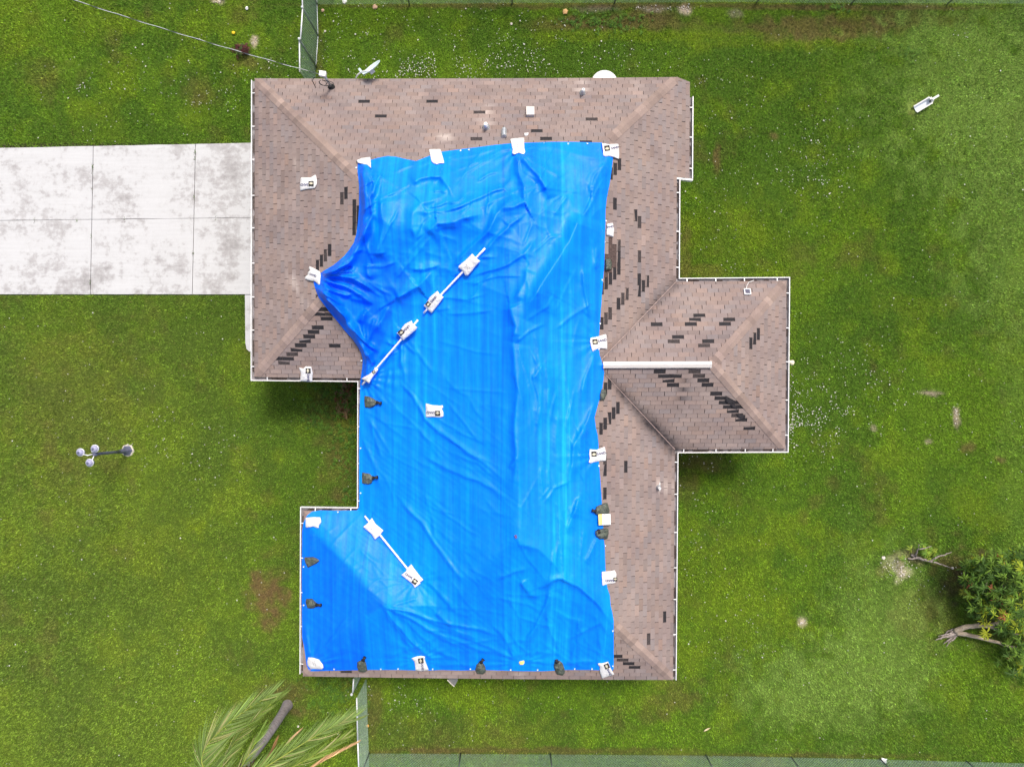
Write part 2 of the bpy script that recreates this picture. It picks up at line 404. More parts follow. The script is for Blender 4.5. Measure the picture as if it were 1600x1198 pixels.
FACES = {   # name: polygon (convex, plan), eave origin, eave direction, up-slope direction
 'top':   ([(397,122),(1056,122),(810,368),(631,356)], (397,122), (1,0), (0,1)),
 'rightA':([(1056,122),(1056,439),(925.5,569.5),(810,569.5),(810,368)], (1056,122), (0,1), (-1,0)),
 'rightB':([(925.5,569.5),(1056,700),(1056,1060),(810,814),(810,569.5)], (1056,122), (0,1), (-1,0)),
 'ext':   ([(1056,122),(1078,126),(1078,277),(1056,277)], (1056,122), (0,1), (-1,0)),
 'wtop':  ([(1056,439),(1229,439),(1098.5,569.5),(925.5,569.5)], (1056,439), (1,0), (0,1)),
 'wright':([(1229,439),(1229,700),(1098.5,569.5)], (1229,439), (0,1), (-1,0)),
 'wbot':  ([(1229,700),(1056,700),(925.5,569.5),(1098.5,569.5)], (1056,700), (1,0), (0,-1)),
 'bottom':([(475,1060),(1056,1060),(810,814),(605.5,929.5)], (475,1060), (1,0), (0,-1)),
 'left3': ([(475,799),(605.5,929.5),(475,1060)], (475,799), (0,1), (1,0)),
 'top3':  ([(475,799),(564,799),(694.5,929.5),(605.5,929.5)], (475,799), (1,0), (0,1)),
 'left1': ([(564,799),(564,590),(798,356),(810,368),(810,814),(694.5,929.5)], (564,590), (0,1), (1,0)),
 'left2': ([(397,122),(631,356),(397,590)], (397,122), (0,1), (1,0)),
 'bottom2':([(397,590),(631,356),(798,356),(564,590)], (397,590), (1,0), (0,-1)),
}
M_deck = simple('dark_roof_deck', (0.135, 0.105, 0.097), 0.9, 0, 0.3, 20)
roof = None
V = []; Fc = []
for nm, (poly, o0, u, v) in FACES.items():
    b = len(V)
    dp = {'top': [(397,122),(1056,122),(810,368),(798,356),(631,356)], 'bottom': [(475,1060),(1056,1060),(810,814),(694.5,929.5),(605.5,929.5)]}.get(nm, poly)
    for x, y in dp:
        d = (x-o0[0])*v[0]+(y-o0[1])*v[1]
        V.append(W(x, y, ZE+SLOPE*d/SE-0.03))
    Fc.append(tuple(range(b, b+len(dp))))
n0 = len(V); no = len(OUT)
for x, y in OUT:
    d = min(0, 1056-x) if (x > 1056 and y < 300) else 0
    V.append(W(x, y, ZE+SLOPE*d/SE-0.03))
for x, y in OUT: V.append(W(x, y, ZE-0.18 if x < 1060 or y > 300 else ZE-0.30))
for i in range(no):
    j = (i+1) % no; Fc.append((n0+i, n0+j, n0+no+j, n0+no+i))
Fc.append(tuple(n0+no+i for i in range(no)))
me = mesh('roof', V, Fc, [M_deck, M_white])
for p in me.polygons:
    if p.index >= len(FACES): p.material_index = 1
roof = obj('roof', me, house)

# ------------------------------------------------------------------ shingles, one by one
M_under2 = simple('faded_underlay', (0.045, 0.036, 0.036), 0.9, 0, 0.5, 25)
MISS = [(571,159),(598,182),(675,159),(748,176),(746,216),(921,188),(838,205),(853,217),(914.6,221.7),
 (541,304),(534,312),(553,322),(553,340),(559,330),(559,348),(560,360),(515,391),(508,399),(502,407),(496,415),
 (504,483),(500,491),(517,491),(510,497),(497,512),(490,519),(483,526.5),(477,533),(470,540),(463,547),(457,554),(450,560),(437,559),(443.6,565),(522,541),(499,470),
 (966.7,259),(960.5,262),(955,276),(960,319),(992.6,338),(999,349),(999,401),(998.5,436),(998.5,455),(1005,446.6),(1011,440),(979,457.7),(973,464.7),(967,472),(953.5,486.5),(947,493.5),(941,501),
 (967,385),(967,403),(967,420),(960,431),(954,438),(947,443),(942,452),(946,600),
 (1092.7,493),(1086,499.5),(1079.4,506.5),(1026.8,506),(1138.8,499.7),(1132.3,506.5),(1059.6,526.5),(1052.8,533),(1106,533.5),(1099.7,540.8),
 (1185,522),(1179,529),(1173,536.5),
 (1078,574.6),(1085,581),(1092,587.4),(1098.7,594.4),(1105.5,602),(1031,581),(1038,587.4),(1056,587.4),(1045,594.4),(1052,601),(1118.7,615),(1125.5,622),(1132,629),(1150,629),(1138,636),(1155,636),(1144.8,642.5),(1152,649.5),(1157,655.5),(1170,670),
 (963.7,634),(957,640.7),(950.7,648.7),(944,656),(937.6,663.4),(977,724.8),(943.7,764),(939,733),(945,710),(945,601),(1037,967),(1012.8,994.6),
 (975,1030),(981,1036.4),(987.5,1042.7),(963.7,1025),(542.7,1048.7)]
FELT = [(954,385),(954,400),(960,395),(960,412),(948,405),(948,420),(954,418),(954,430),(948,432),(960,380)]
TAB = 0.3048*SE; CRS = 0.1173*SE
def clip(poly, cp):
    """Sutherland-Hodgman against a convex polygon of either winding"""
    ar = sum(cp[i][0]*cp[(i+1) % len(cp)][1]-cp[(i+1) % len(cp)][0]*cp[i][1] for i in range(len(cp)))
    s = 1 if ar > 0 else -1
    for i in range(len(cp)):
        a, b = cp[i], cp[(i+1) % len(cp)]; out = []
        f = lambda p: s*((b[0]-a[0])*(p[1]-a[1])-(b[1]-a[1])*(p[0]-a[0]))
        for k in range(len(poly)):
            p, q = poly[k], poly[(k+1) % len(poly)]; fp, fq = f(p), f(q)
            if fp >= 0: out.append(p)
            if (fp >= 0) != (fq >= 0):
                t = fp/(fp-fq); out.append((p[0]+t*(q[0]-p[0]), p[1]+t*(q[1]-p[1])))
        poly = out
        if len(poly) < 3: return []
    return poly
def parea(p): return abs(sum(p[i][0]*p[(i+1) % len(p)][1]-p[(i+1) % len(p)][0]*p[i][1] for i in range(len(p))))/2
mx, my, mz = img2plan(np.array([m[0] for m in MISS]), np.array([m[1] for m in MISS]))
fx, fy, fz = img2plan(np.array([m[0] for m in FELT]), np.array([m[1] for m in FELT]))
STAIN = [((1054,698),(1000,645),10,1.0),((1000,645),(960,605),7,0.75),((1040,700),(1090,695),6,0.35),((1056,441),(1000,495),7,0.55),((1060,583),(1056,640),3.2,0.7),((925,570),(960,605),3,0.5),((925,569),(1000,495),2,0.35),((399,130),(399,580),2.5,0.25),((1054,720),(1054,1050),2.5,0.3)]
WASH = [((758,168),(758,196),5,0.6),((910,120),(910,142),3.5,0.6),((1030,760),(1056,760),4,0.6),((456,436),(462,444),5,0.55),((690,214),(696,216),6,0.75),((462,255),(466,258),4,0.4),((470,470),(480,478),4,0.3),((672,1058),(690,1060),7,0.35),((812,1052),(816,1062),4,0.5)]
def fld(x, y, S, img=False):
    x = np.asarray(x, float); y = np.asarray(y, float); r = np.zeros(x.shape)
    for a, b, w, k in S:
        d = segdist(x, y, a, b)[0]; r = np.maximum(r, k*np.exp(-(d/w)**2))
    return r
def slab(nm, poly, o0, u, v, off, tone, mt, v0=None, zl=0.010, zh=0.002, thick=0.03):
    """a thin tab on a roof face: lower (butt) edge proud, upper edge tucked in"""
    n = len(poly); P_ = []
    dd = [(x-o0[0])*v[0]+(y-o0[1])*v[1] for x, y in poly]
    vb = v0 if v0 is not None else min(dd)
    zt = []
    for (x, y), d in zip(poly, dd):
        f = min(1, max(0, (d-vb)/CRS)); zt.append(ZE+SLOPE*d/SE+off+zl+(zh-zl)*f)
    V = [W(x, y, z) for (x, y), z in zip(poly, zt)]+[W(x, y, z-thick) for (x, y), z in zip(poly, zt)]
    ar = sum(poly[i][0]*poly[(i+1) % n][1]-poly[(i+1) % n][0]*poly[i][1] for i in range(n))
    top = tuple(range(n)) if ar < 0 else tuple(range(n))[::-1]
    Fc = [top]+[(top[i], top[i]+n, top[(i+1) % n]+n, top[(i+1) % n]) for i in range(n)]
    X = np.array([p[0] for p in poly]); Y = np.array([p[1] for p in poly]); Z = np.array(zt)
    st = fld(X, Y, STAIN); ix, iy = plan2img(X, Y, Z); ws_ = fld(ix, iy, WASH)
    return V, Fc, np.tile(st, 2), np.tile(ws_, 2), tone
def setattrs(me, tone, st, ws_):
    pcol(me, 'tone', tone)
    for nme, dat in (('stain', st), ('wash', ws_)):
        a = me.attributes.new(nme, 'FLOAT', 'POINT'); a.data.foreach_set('value', np.asarray(dat, np.float32))
BASE = np.array([0.250, 0.198, 0.182])
def tone_rand(r):
    t = 1+r.normal(0, 0.05); h = r.random()
    if h < 0.08: t *= 0.90
    elif h > 0.94: t *= 1.08
    c = BASE*t; k = r.normal(0, 0.03)
    return c*np.array([1+k, 1, 1-k*0.9])
TABS = []; DARK = []
for nm, (poly, o0, u, v) in FACES.items():
    ar = np.array(poly); 
    U = (ar[:, 0]-o0[0])*u[0]+(ar[:, 1]-o0[1])*u[1]; D = (ar[:, 0]-o0[0])*v[0]+(ar[:, 1]-o0[1])*v[1]
    # match the courses' start and stagger to the missing tabs seen on this face
    sel = [i for i in range(len(MISS)) if inside(np.array([mx[i]]), np.array([my[i]]), poly)[0]]
    best = (1e9, 0.0, 0.415, 0.0)
    if nm == 'rightB' and 'rightA' in fits: best = fits['rightA']
    elif nm == 'ext': best = fits['rightA']
    elif sel:
        mu = (mx[sel]-o0[0])*u[0]+(my[sel]-o0[1])*u[1]; md = (mx[sel]-o0[0])*v[0]+(my[sel]-o0[1])*v[1]
        for vo in np.arange(-0.5, 0.5, 0.1):
            ci = np.floor(md/CRS-vo); rv = (md/CRS-vo-ci-0.5)
            for sg in (1, -1):
                for st in np.arange(0.34, 0.5, 0.01):
                    q = mu/TAB-sg*st*ci-0.5
                    ph = np.angle(np.mean(np.exp(2j*np.pi*q)))/(2*np.pi)
                    e = np.mean(np.abs((q-ph+0.5) % 1-0.5)*TAB)+np.mean(np.abs(rv))*CRS
                    if e < best[0]: best = (e, ph, sg*st, vo)
    if nm == 'top': fits = {}
    fits[nm] = best
    _, ph, st, vo = best
    c0 = int(math.floor(D.min()/CRS-vo))-1; c1 = int(math.ceil(D.max()/CRS-vo))+1
    for ci in range(c0, c1):
        v0 = (ci+vo)*CRS; v1 = v0+CRS
        j0 = int(math.floor(U.min()/TAB-ph-st*ci))-1; j1 = int(math.ceil(U.max()/TAB-ph-st*ci))+1
        for j in range(j0, j1):
            u0 = (j+ph+st*ci)*TAB; u1 = u0+TAB; g = 0.30
            jw = rng.normal(0, 0.12)
            q = [(u0+g+jw, v0), (u1-g+jw, v0), (u1-g+jw, v1+0.5), (u0+g+jw, v1+0.5)]
            q = [(o0[0]+a*u[0]+b*v[0], o0[1]+a*u[1]+b*v[1]) for a, b in q]
            full = abs(TAB*CRS)
            pc = clip(q, poly)
            if not pc or parea(pc) < 2.5: continue
            cxp = sum(p[0] for p in pc)/len(pc); cyp = sum(p[1] for p in pc)/len(pc)
            d = (cxp-o0[0])*v[0]+(cyp-o0[1])*v[1]; z = ZE+SLOPE*d/SE
            qc = (sum(p[0] for p in q)/4, sum(p[1] for p in q)/4)
            TABS.append(dict(face=nm, poly=pc, v0=v0, c=(cxp, cyp), q=qc, z=z, frac=parea(pc)/full, o0=o0, u=u, v=v))
TC = np.array([t['q'] for t in TABS]); TIx, TIy = plan2img(np.array([t['c'][0] for t in TABS]), np.array([t['c'][1] for t in TABS]), np.array([t['z'] for t in TABS]))
tin = inside(TIx, TIy, TARP); tdist = polydist(TIx, TIy, TARP)[0]
state = {}
for i in range(len(MISS)):
    dd = np.hypot(TC[:, 0]-mx[i], TC[:, 1]-my[i])
    for k in np.argsort(dd)[:3]:
        if k not in state and dd[k] < 12: state[k] = 'dark'; break
for i in range(len(FELT)):
    k = int(np.argmin(np.hypot(TC[:, 0]-fx[i], TC[:, 1]-fy[i])))
    if k not in state: state[k] = 'felt'
cand = [i for i, t in enumerate(TABS) if i not in state and not tin[i] and t['frac'] > 0.9 and tdist[i] > 10]
cand.sort(key=lambda i: -TABS[i]['z'])
own = set(cand[:292])
MV, MF, MT, MS, MW = [], [], [], [], []
for i, t in enumerate(TABS):
    if tin[i] and tdist[i] > 22: continue
    if i in state:
        p = t['poly']
        if state[i] == 'dark':
            o0, u, v = t['o0'], t['u'], t['v']      # the strip of the tab that the course above still pins down
            U_ = [(x-o0[0])*u[0]+(y-o0[1])*u[1] for x, y in p]; ua, ub = min(U_)-0.3, max(U_)+0.3; va, vb = t['v0']+CRS*rng.uniform(0.84, 0.97), t['v0']+CRS+0.5
            sp = clip(p, [(o0[0]+a*u[0]+b*v[0], o0[1]+a*u[1]+b*v[1]) for a, b in ((ua, va+(rng.uniform(-2.2, 0) if rng.random() < 0.25 else 0)), (ub, va+(rng.uniform(-2.2, 0) if rng.random() < 0.2 else 0)), (ub, vb), (ua, vb))])
            if sp and parea(sp) > 2:
                tn = tone_rand(rng)*0.9; V, Fc, st, w_, _t = slab('x', sp, o0, u, v, 0.0, None, None, t['v0'], 0.008, 0.003)
                b = len(MV); MV += V; MF += [tuple(k+b for k in f) for f in Fc]; MT += [tn]*len(V); MS += list(st); MW += list(w_)
            V, Fc, st, w_, tn = slab('x', p, t['o0'], t['u'], t['v'], -0.006, None, None, t['v0'], 0.002, 0.002, 0.006)
            obj('missing_tab_gap', mesh('missing_tab_gap', V, Fc, M_under if rng.random() < 0.8 else M_under2), roof)
        else:
            V, Fc, st, w_, tn = slab('x', p, t['o0'], t['u'], t['v'], -0.006, None, None, t['v0'], 0.002, 0.001, 0.006)
            obj('bare_felt_patch', mesh('bare_felt_patch', V, Fc, M_felt), roof)
        continue
    tone = tone_rand(rng); lift = 0.006 if rng.random() < 0.04 else 0
    V, Fc, st, w_, tn = slab('x', t['poly'], t['o0'], t['u'], t['v'], 0.0, tone, None, t['v0'], 0.014+lift, 0.003)
    if i in own:
        me = mesh('shingle', V, Fc, M_shingle); setattrs(me, np.tile(tone, (len(V), 1)), st, w_)
        obj('shingle', me, roof)
    else:
        b = len(MV); MV += V; MF += [tuple(k+b for k in f) for f in Fc]
        MT += [tone]*len(V); MS += list(st); MW += list(w_)
me = mesh('shingle_courses', MV, MF, M_shingle); setattrs(me, np.array(MT), MS, MW)
tag(obj('shingle_courses', me, roof), kind='stuff')

# torn shingle flaps lying on the wing
def flap(px, py, w, d, rot, label=None):
    x, y, z = img2plan(px, py); z = float(z); k = (H-z)/F; m = MB()
    c, s = math.cos(rot), math.sin(rot); V = []
    for dz in (0.0, -0.006):
        for a, b, h in ((-w, -d, 0.015), (w*0.9, -d*0.8, 0.03), (w, d*0.7, 0.02), (0, d, 0.05), (-w*0.8, d*0.5, 0.02)):
            qx, qy = px+a*c-b*s, py+a*s+b*c
            V.append(P(qx, qy, float(roofz(qx, qy))+h+dz))
    m.add(V, [(4,3,2,1,0)]+[(i, (i+1) % 5, (i+1) % 5+5, i+5) for i in range(5)]); o = m.build('torn_shingle_flap', M_under, roof)
for a in ((1140,626,9,4.5,0.45),(1158,650,7,3.5,0.15),(1147,634,7,3,0.5)): flap(*a)

# hip caps
CAPN = 0
def hip(a, b, faces, t0=0.0, t1=1.0, w=7.2, step=8.6):
    """cap shingles bent over the hip line a (eave) -> b (ridge)"""
    global CAPN
    dx, dy = b[0]-a[0], b[1]-a[1]; L_ = math.hypot(dx, dy); ux, uy = dx/L_, dy/L_; nx, ny = -uy, ux
    n = int(L_/step)
    for i in range(n+1):
        s0 = i*step-1.0; s1 = s0+step*1.35
        if s0/L_ < t0-0.02 or s0/L_ > t1: continue
        tone = BASE*np.array([1.03, 0.99, 0.94])*(1+rng.normal(0, 0.11))
        V = []
        for s, off in ((s0, 0.026), (s1, 0.014)):
            s = min(max(s, 0.4), L_)
            for k in (-1, 0, 1):
                we = min(w, max(0.3, s)); x, y = a[0]+ux*s+nx*we*k, a[1]+uy*s+ny*we*k
                hh = float(hplan(np.array(x), np.array(y)))
                V.append(W(x, y, ZE+SLOPE*hh/SE+off+(0.004 if k == 0 else 0)))
        V += [(p[0], p[1], p[2]-0.02) for p in V]
        Fc = [(0,1,4,3),(1,2,5,4),(0,6,7,1),(1,7,8,2),(0,3,9,6),(2,8,11,5)]
        va, vb, vc = Vector(V[0]), Vector(V[1]), Vector(V[4])
        if (vb-va).cross(vc-va).z < 0: Fc = [f[::-1] for f in Fc]
        me = mesh('hip_cap', V, Fc, M_cap)
        X = np.array([a[0]+ux*s0]*len(V)); Y = np.array([a[1]+uy*s0]*len(V))
        setattrs(me, np.tile(tone, (len(V), 1)), fld(X, Y, STAIN)*0.4, np.zeros(len(V)))
        obj('hip_cap', me, roof); CAPN += 1
hip((397,122), (631,356), None, 0.0, 0.70)
hip((1056,122), (810,368), None, 0.0, 0.435)
hip((397,590), (631,356), None, 0.0, 0.55)
hip((1056,1060), (810,814), None, 0.0, 0.45)
hip((1229,439), (1098.5,569.5), None)
hip((1229,700), (1098.5,569.5), None)
hip((475,1060), (605.5,929.5), None, 0.0, 0.12)
hip((475,799), (605.5,929.5), None, 0.0, 0.10)

# valley flashing lines (thin worn metal strips)
for a, b in (((1056,439),(925.5,569.5)), ((1056,700),(925.5,569.5))):
    m = MB(); V = []
    for s in np.linspace(0.0, 1.0, 12):
        x = a[0]+(b[0]-a[0])*s; y = a[1]+(b[1]-a[1])*s; z = ZE+SLOPE*float(hplan(np.array(x), np.array(y)))/SE+0.013
        V.append(W(x, y, z))
    m.tube(V, 0.012, 6); m.build('valley_strip', simple('worn_valley_strip', (0.30, 0.22, 0.20), 0.6, 0, 0.3, 10), roof)

# ------------------------------------------------------------------ gutters
def offset_open(path, o, side):
    r = []
    for i in range(len(path)):
        ns = []
        for a, b in ((i-1, i), (i, i+1)):
            if a < 0 or b >= len(path): continue
            dx, dy = path[b][0]-path[a][0], path[b][1]-path[a][1]; L_ = math.hypot(dx, dy)
            ns.append((-dy/L_*side, dx/L_*side))
        if len(ns) == 1: ns = ns*2
        k = 1+ns[0][0]*ns[1][0]+ns[0][1]*ns[1][1]
        r.append((path[i][0]+o*(ns[0][0]+ns[1][0])/k, path[i][1]+o*(ns[0][1]+ns[1][1])/k))
    return r
PROF = [(0.3,-0.015),(0.3,-0.085),(4.5,-0.085),(4.5,0.0),(5.8,0.0),(5.8,-0.12),(0.1,-0.12)]
def gutters(path, side, dzs=None):
    offs = [offset_open(path, o, side) for o, _ in PROF]
    mid = offset_open(path, 2.2, side)
    for i in range(len(path)-1):
        V = []; n = len(PROF)
        for e in (i, i+1):
            dz = dzs[e] if dzs else 0
            for k, (o, z) in enumerate(PROF): V.append(W(offs[k][e][0], offs[k][e][1], ZE+z+dz-0.004))
        Fc = [(k, k+1, n+k+1, n+k) for k in range(n-1)]
        if side < 0: Fc = [f[::-1] for f in Fc]
        if i == 0: Fc += [(2,3,4,5),(1,2,5,6)]
        if i == len(path)-2: Fc += [(n+5,n+4,n+3,n+2),(n+6,n+5,n+2,n+1)]
        me = mesh('gutter', V, Fc, [M_white, M_trough])
        for p in me.polygons:
            if p.index in (0, 1): p.material_index = 1
        g = obj('gutter', me, house)
        a, b = path[i], path[i+1]; L_ = math.hypot(b[0]-a[0], b[1]-a[1]); ux, uy = (b[0]-a[0])/L_, (b[1]-a[1])/L_
        nx, ny = -uy*side, ux*side; dz = (dzs[i] if dzs else 0)
        ns = max(1, int(L_/57))
        for k in range(ns+1):
            s = (k+0.35)/(ns+0.7)*L_ + rng.normal(0, 2)
            s = min(max(s, 5), L_-5); hw = 0.75
            q = [(a[0]+ux*(s-hw)-nx*0.3, a[1]+uy*(s-hw)-ny*0.3), (a[0]+ux*(s+hw)-nx*0.3, a[1]+uy*(s+hw)-ny*0.3),
                 (a[0]+ux*(s+hw)+nx*4.3, a[1]+uy*(s+hw)+ny*4.3), (a[0]+ux*(s-hw)+nx*4.3, a[1]+uy*(s-hw)+ny*4.3)]
            V = [W(x, y, ZE+0.022+dz) for x, y in q[:2]]+[W(x, y, ZE+0.006+dz) for x, y in q[2:]]
            V += [(p[0], p[1], p[2]-0.008) for p in V]
            Fc = [(0,1,2,3),(4,7,6,5),(0,4,5,1),(1,5,6,2),(2,6,7,3),(3,7,4,0)]
            obj('hanger_strap', mesh('hanger_strap', V, Fc, M_white), g)
        m = MB(); s = rng.uniform(3, 25)
        while s < L_-6:
            l = rng.uniform(6, 34); e = min(s+l, L_-4); o0 = rng.uniform(0.5, 1.4); o1 = rng.uniform(2.4, 3.9)
            q = [(s, o0), (e, o0+rng.uniform(-.2, .4)), (e-rng.uniform(0, 3), o1), (s+rng.uniform(0, 3), o1)]
            q = [(a[0]+ux*t+nx*o, a[1]+uy*t+ny*o) for t, o in q]
            V = [W(x, y, ZE-0.06+dz) for x, y in q]+[W(x, y, ZE-0.088+dz) for x, y in q]
            m.add(V, [(0,1,2,3),(0,4,5,1),(1,5,6,2),(2,6,7,3),(3,7,4,0)]); s = e+rng.uniform(3, 30)
        if m.v: tag(m.build('leaf_litter', M_litter, g), kind='stuff')
gutters([(397,124),(397,590),(564,590),(564,799),(475,799),(475,1057)], 1)
EX = -SLOPE*22/SE
gutters([(1078,148),(1078,276.5)], -1, [EX, EX])
gutters([(1056,278),(1056,439),(1229,439),(1229,700),(1056,700),(1056,1061)], -1)
m = MB()     # return piece of fascia at the stepped eave
V = [W(1056,277.2,ZE+0.004), W(1083.5,277.2,ZE+EX+0.002), W(1083.5,280,ZE+EX+0.002), W(1056,279.8,ZE+0.004)]
V += [(p[0], p[1], p[2]-0.14) for p in V]; m.add(V, [(3,2,1,0),(0,1,5,4),(1,2,6,5),(2,3,7,6),(3,0,4,7)]); m.build('eave_return', M_white, house)

# ------------------------------------------------------------------ fittings on the roof
def rp(px, py, up=0.0):
    z = float(roofz(px, py))+up
    return Vector(P(px, py, z))
# ridge vent on the wing
m = MB(); V = []
x0, x1 = 936.0, 1096.0; zr = ZE+SLOPE*h4/SE
prof = [(-4.7, -0.045), (-4.7, 0.055), (0, 0.085), (4.7, 0.055), (4.7, -0.045)]
for x in (x0, x1):
    for dy, dz in prof: V.append(W(x, 569.5+dy, zr+dz))
m.add(V, [(0,1,6,5),(1,2,7,6),(2,3,8,7),(3,4,9,8),(0,4,3,2,1),(5,6,7,8,9)])
for x in (x0-0.6, x1-1.8):
    V = [W(x, 569.5-5.0, zr-0.05), W(x, 569.5-5.0, zr+0.06), W(x, 569.5, zr+0.091), W(x, 569.5+5.0, zr+0.06), W(x, 569.5+5.0, zr-0.05)]
    V += [W(x+2.4, 569.5+dy, zr+dz) for dy, dz in ((-5.0,-0.05),(-5.0,0.06),(0,0.091),(5.0,0.06),(5.0,-0.05))]
    m.add(V, [(0,1,6,5),(1,2,7,6),(2,3,8,7),(3,4,9,8),(0,4,3,2,1),(5,6,7,8,9)])
m.build('ridge_vent', M_vent, house)
def pipe(px, py, h, r, collar=True, name='vent_pipe'):
    b = rp(px, py); m = MB()
    m.lathe([(r, -0.1), (r, h), (r*0.62, h), (r*0.62, h-0.12), (0.001, h-0.12)], b, 16)
    o = m.build(name, M_pvc, house, True)
    c = MB(); c.lathe([(r*2.1, -0.05), (r*2.1, 0.03), (r*1.5, 0.045), (r*1.25, 0.14), (r*1.02, 0.15)], b, 16); c.build('pipe_collar', M_galv, o, True)
    return o
pipe(759.5, 200, 0.30, 0.048); pipe(910, 146, 0.26, 0.040)
o = pipe(1028.5, 761, 0.22, 0.034)
b = rp(1031, 760, 0.03); m = MB(); m.box(b, (0.02, 0.24, 0.02)); m.build('pipe_bracket', M_white, o)
sl = math.atan(SLOPE)
# square white roof vent (top slope faces +Y)
def roofbox(name, px, py, sx, sy, h, mt, par, lip=0.0):
    b = rp(px, py); R = Matrix.Rotation(-sl, 3, 'X'); m = MB()
    m.box(b+R @ Vector((0, 0, h/2)), (sx, sy, h), R)
    if lip: m.box(b+R @ Vector((0, 0, h+lip/2)), (sx*1.08, sy*1.08, lip), R)
    return m.build(name, mt, par)
v = roofbox('box_vent', 828.5, 177.5, 0.20, 0.26, 0.09, M_vent, house, 0.02)
# silver half barrel vent
b = rp(787.5, 210); R = Matrix.Rotation(-sl, 3, 'X'); m = MB(); V = []
for y in (-0.125, 0.125):
    for k in range(9):
        t = math.pi*k/8; V.append(b+R @ Vector((0.075*math.cos(t), y, 0.13*math.sin(t))))
m.add(V, [(k, k+1, k+10, k+9) for k in range(8)]+[tuple(range(9))[::-1], tuple(range(9, 18))])
m.build('barrel_vent', M_galv, house, False)
# little solar light with its wire
sol = thing('solar_light', 'small square solar light in a white frame near the top edge of the right wing', 'solar light', rp(1167, 457))
pa = []
R = Matrix.Rotation(-sl, 3, 'X'); b = rp(1167, 457)
fm = MB()
for dx, dy, sx, sy in ((0, .078, .18, .026), (0, -.078, .18, .026), (.078, 0, .026, .13), (-.078, 0, .026, .13)): fm.box(b+R @ Vector((dx, dy, .04)), (sx, sy, .05), R)
pa.append(fm.build('frame', M_white)); fm = MB(); fm.box(b+R @ Vector((0, 0, .035)), (.128, .128, .03), R); pa.append(fm.build('solar_panel', M_glassdark))
fm = MB(); fm.tube([rp(1166, 452, .03), rp(1167, 446, .03), rp(1170, 441, .03), rp(1178, 438, .02)], 0.009, 6); pa.append(fm.build('wire', M_white)); kids(pa, sol)
# rag scrap
def scrap(name, pts, mt, label, cat, up=0.03, h=0.02):
    cx = sum(p[0] for p in pts)/len(pts); cy = sum(p[1] for p in pts)/len(pts)
    z0 = float(surf([cx], [cy])[0])+0.01; V = [Vector(P(x, y, z0+h*((i*7) % 3)/2)) for i, (x, y) in enumerate(pts)]+[Vector(P(cx, cy, z0+h*1.6))]
    n = len(pts); V2 = [Vector((p.x, p.y, p.z-0.02)) for p in V[:n]]
    m = MB(); m.add(V+V2, [(i, n, (i+1) % n) for i in range(n)]+[(i, (i+1) % n, n+1+(i+1) % n, n+1+i) for i in range(n)])
    o = m.build(name, mt); tag(o, label, cat); return o

# ------------------------------------------------------------------ the tarp
def Z(pts, o, s): return [(o[0]+x/s, o[1]+y/s) for x, y in pts]
TA = ((540, 220), 3.8024); TB = ((540, 500), 3.8024); TC_ = ((460, 770), 3.137); TP = ((460, 400), 11.41); TQ = ((550, 480), 11.41)
CR = []
def cr(fr, pts, a, w): CR.append((Z(pts, *fr), a, w))
for pts, a, w in [([(95,180),(105,260),(90,350)],.06,5),([(140,170),(175,260),(150,340),(165,440),(110,520),(30,640)],.09,6),([(210,190),(180,260),(170,340)],.07,5),
 ([(215,330),(220,500),(190,620),(140,740)],.12,16),([(990,30),(800,120),(600,200)],.022,4),([(1000,40),(820,130),(640,240)],.022,4),([(960,30),(760,80),(600,110)],.02,4),
 ([(390,255),(430,225),(500,212),(560,215),(610,280),(640,350)],.11,14),([(540,340),(450,370),(400,430),(390,520),(420,575),(480,555)],.055,11),([(480,555),(540,500),(640,490),(700,460),(820,430)],.10,18),
 ([(600,410),(700,380),(800,340),(940,280),(1010,200)],.06,6),([(1020,70),(1030,180),(1060,260),(1060,360),(1000,390),(900,400)],.13,15),([(1050,80),(1110,170),(1190,280),(1210,340)],.17,17),
 ([(1070,80),(1180,160),(1300,240)],.035,5),([(980,340),(900,430),(860,520),(760,620),(600,780)],.08,8),([(1040,450),(960,500),(880,590),(800,690)],.05,5),
 ([(1110,600),(1060,680),(960,740),(820,790),(700,825)],.045,6),([(620,990),(500,1010)],.02,4),([(610,1025),(760,1025),(890,1010)],.025,4),
 ([(1400,440),(1330,600),(1230,760),(1150,870),(1060,1060)],.24,30),([(1540,130),(1480,210),(1440,330)],.05,9),([(1410,760),(1420,900),(1450,1080)],.06,7),([(1500,640),(1490,760)],.03,5),
 ([(390,760),(460,760),(560,735)],.05,6),([(300,940),(420,860),(530,760)],.12,15),([(980,980),(1020,1100),(1000,1198)],.11,18),([(1080,760),(1040,880),(1000,980)],.06,12),
 ([(700,330),(660,360),(600,370)],.04,5),([(520,300),(560,290),(600,310)],.04,5),([(500,390),(560,380),(620,350)],.03,4),([(880,410),(870,470),(830,540)],.04,5),([(300,180),(420,130),(480,60)],.03,5)]: cr(TA, pts, a, w)
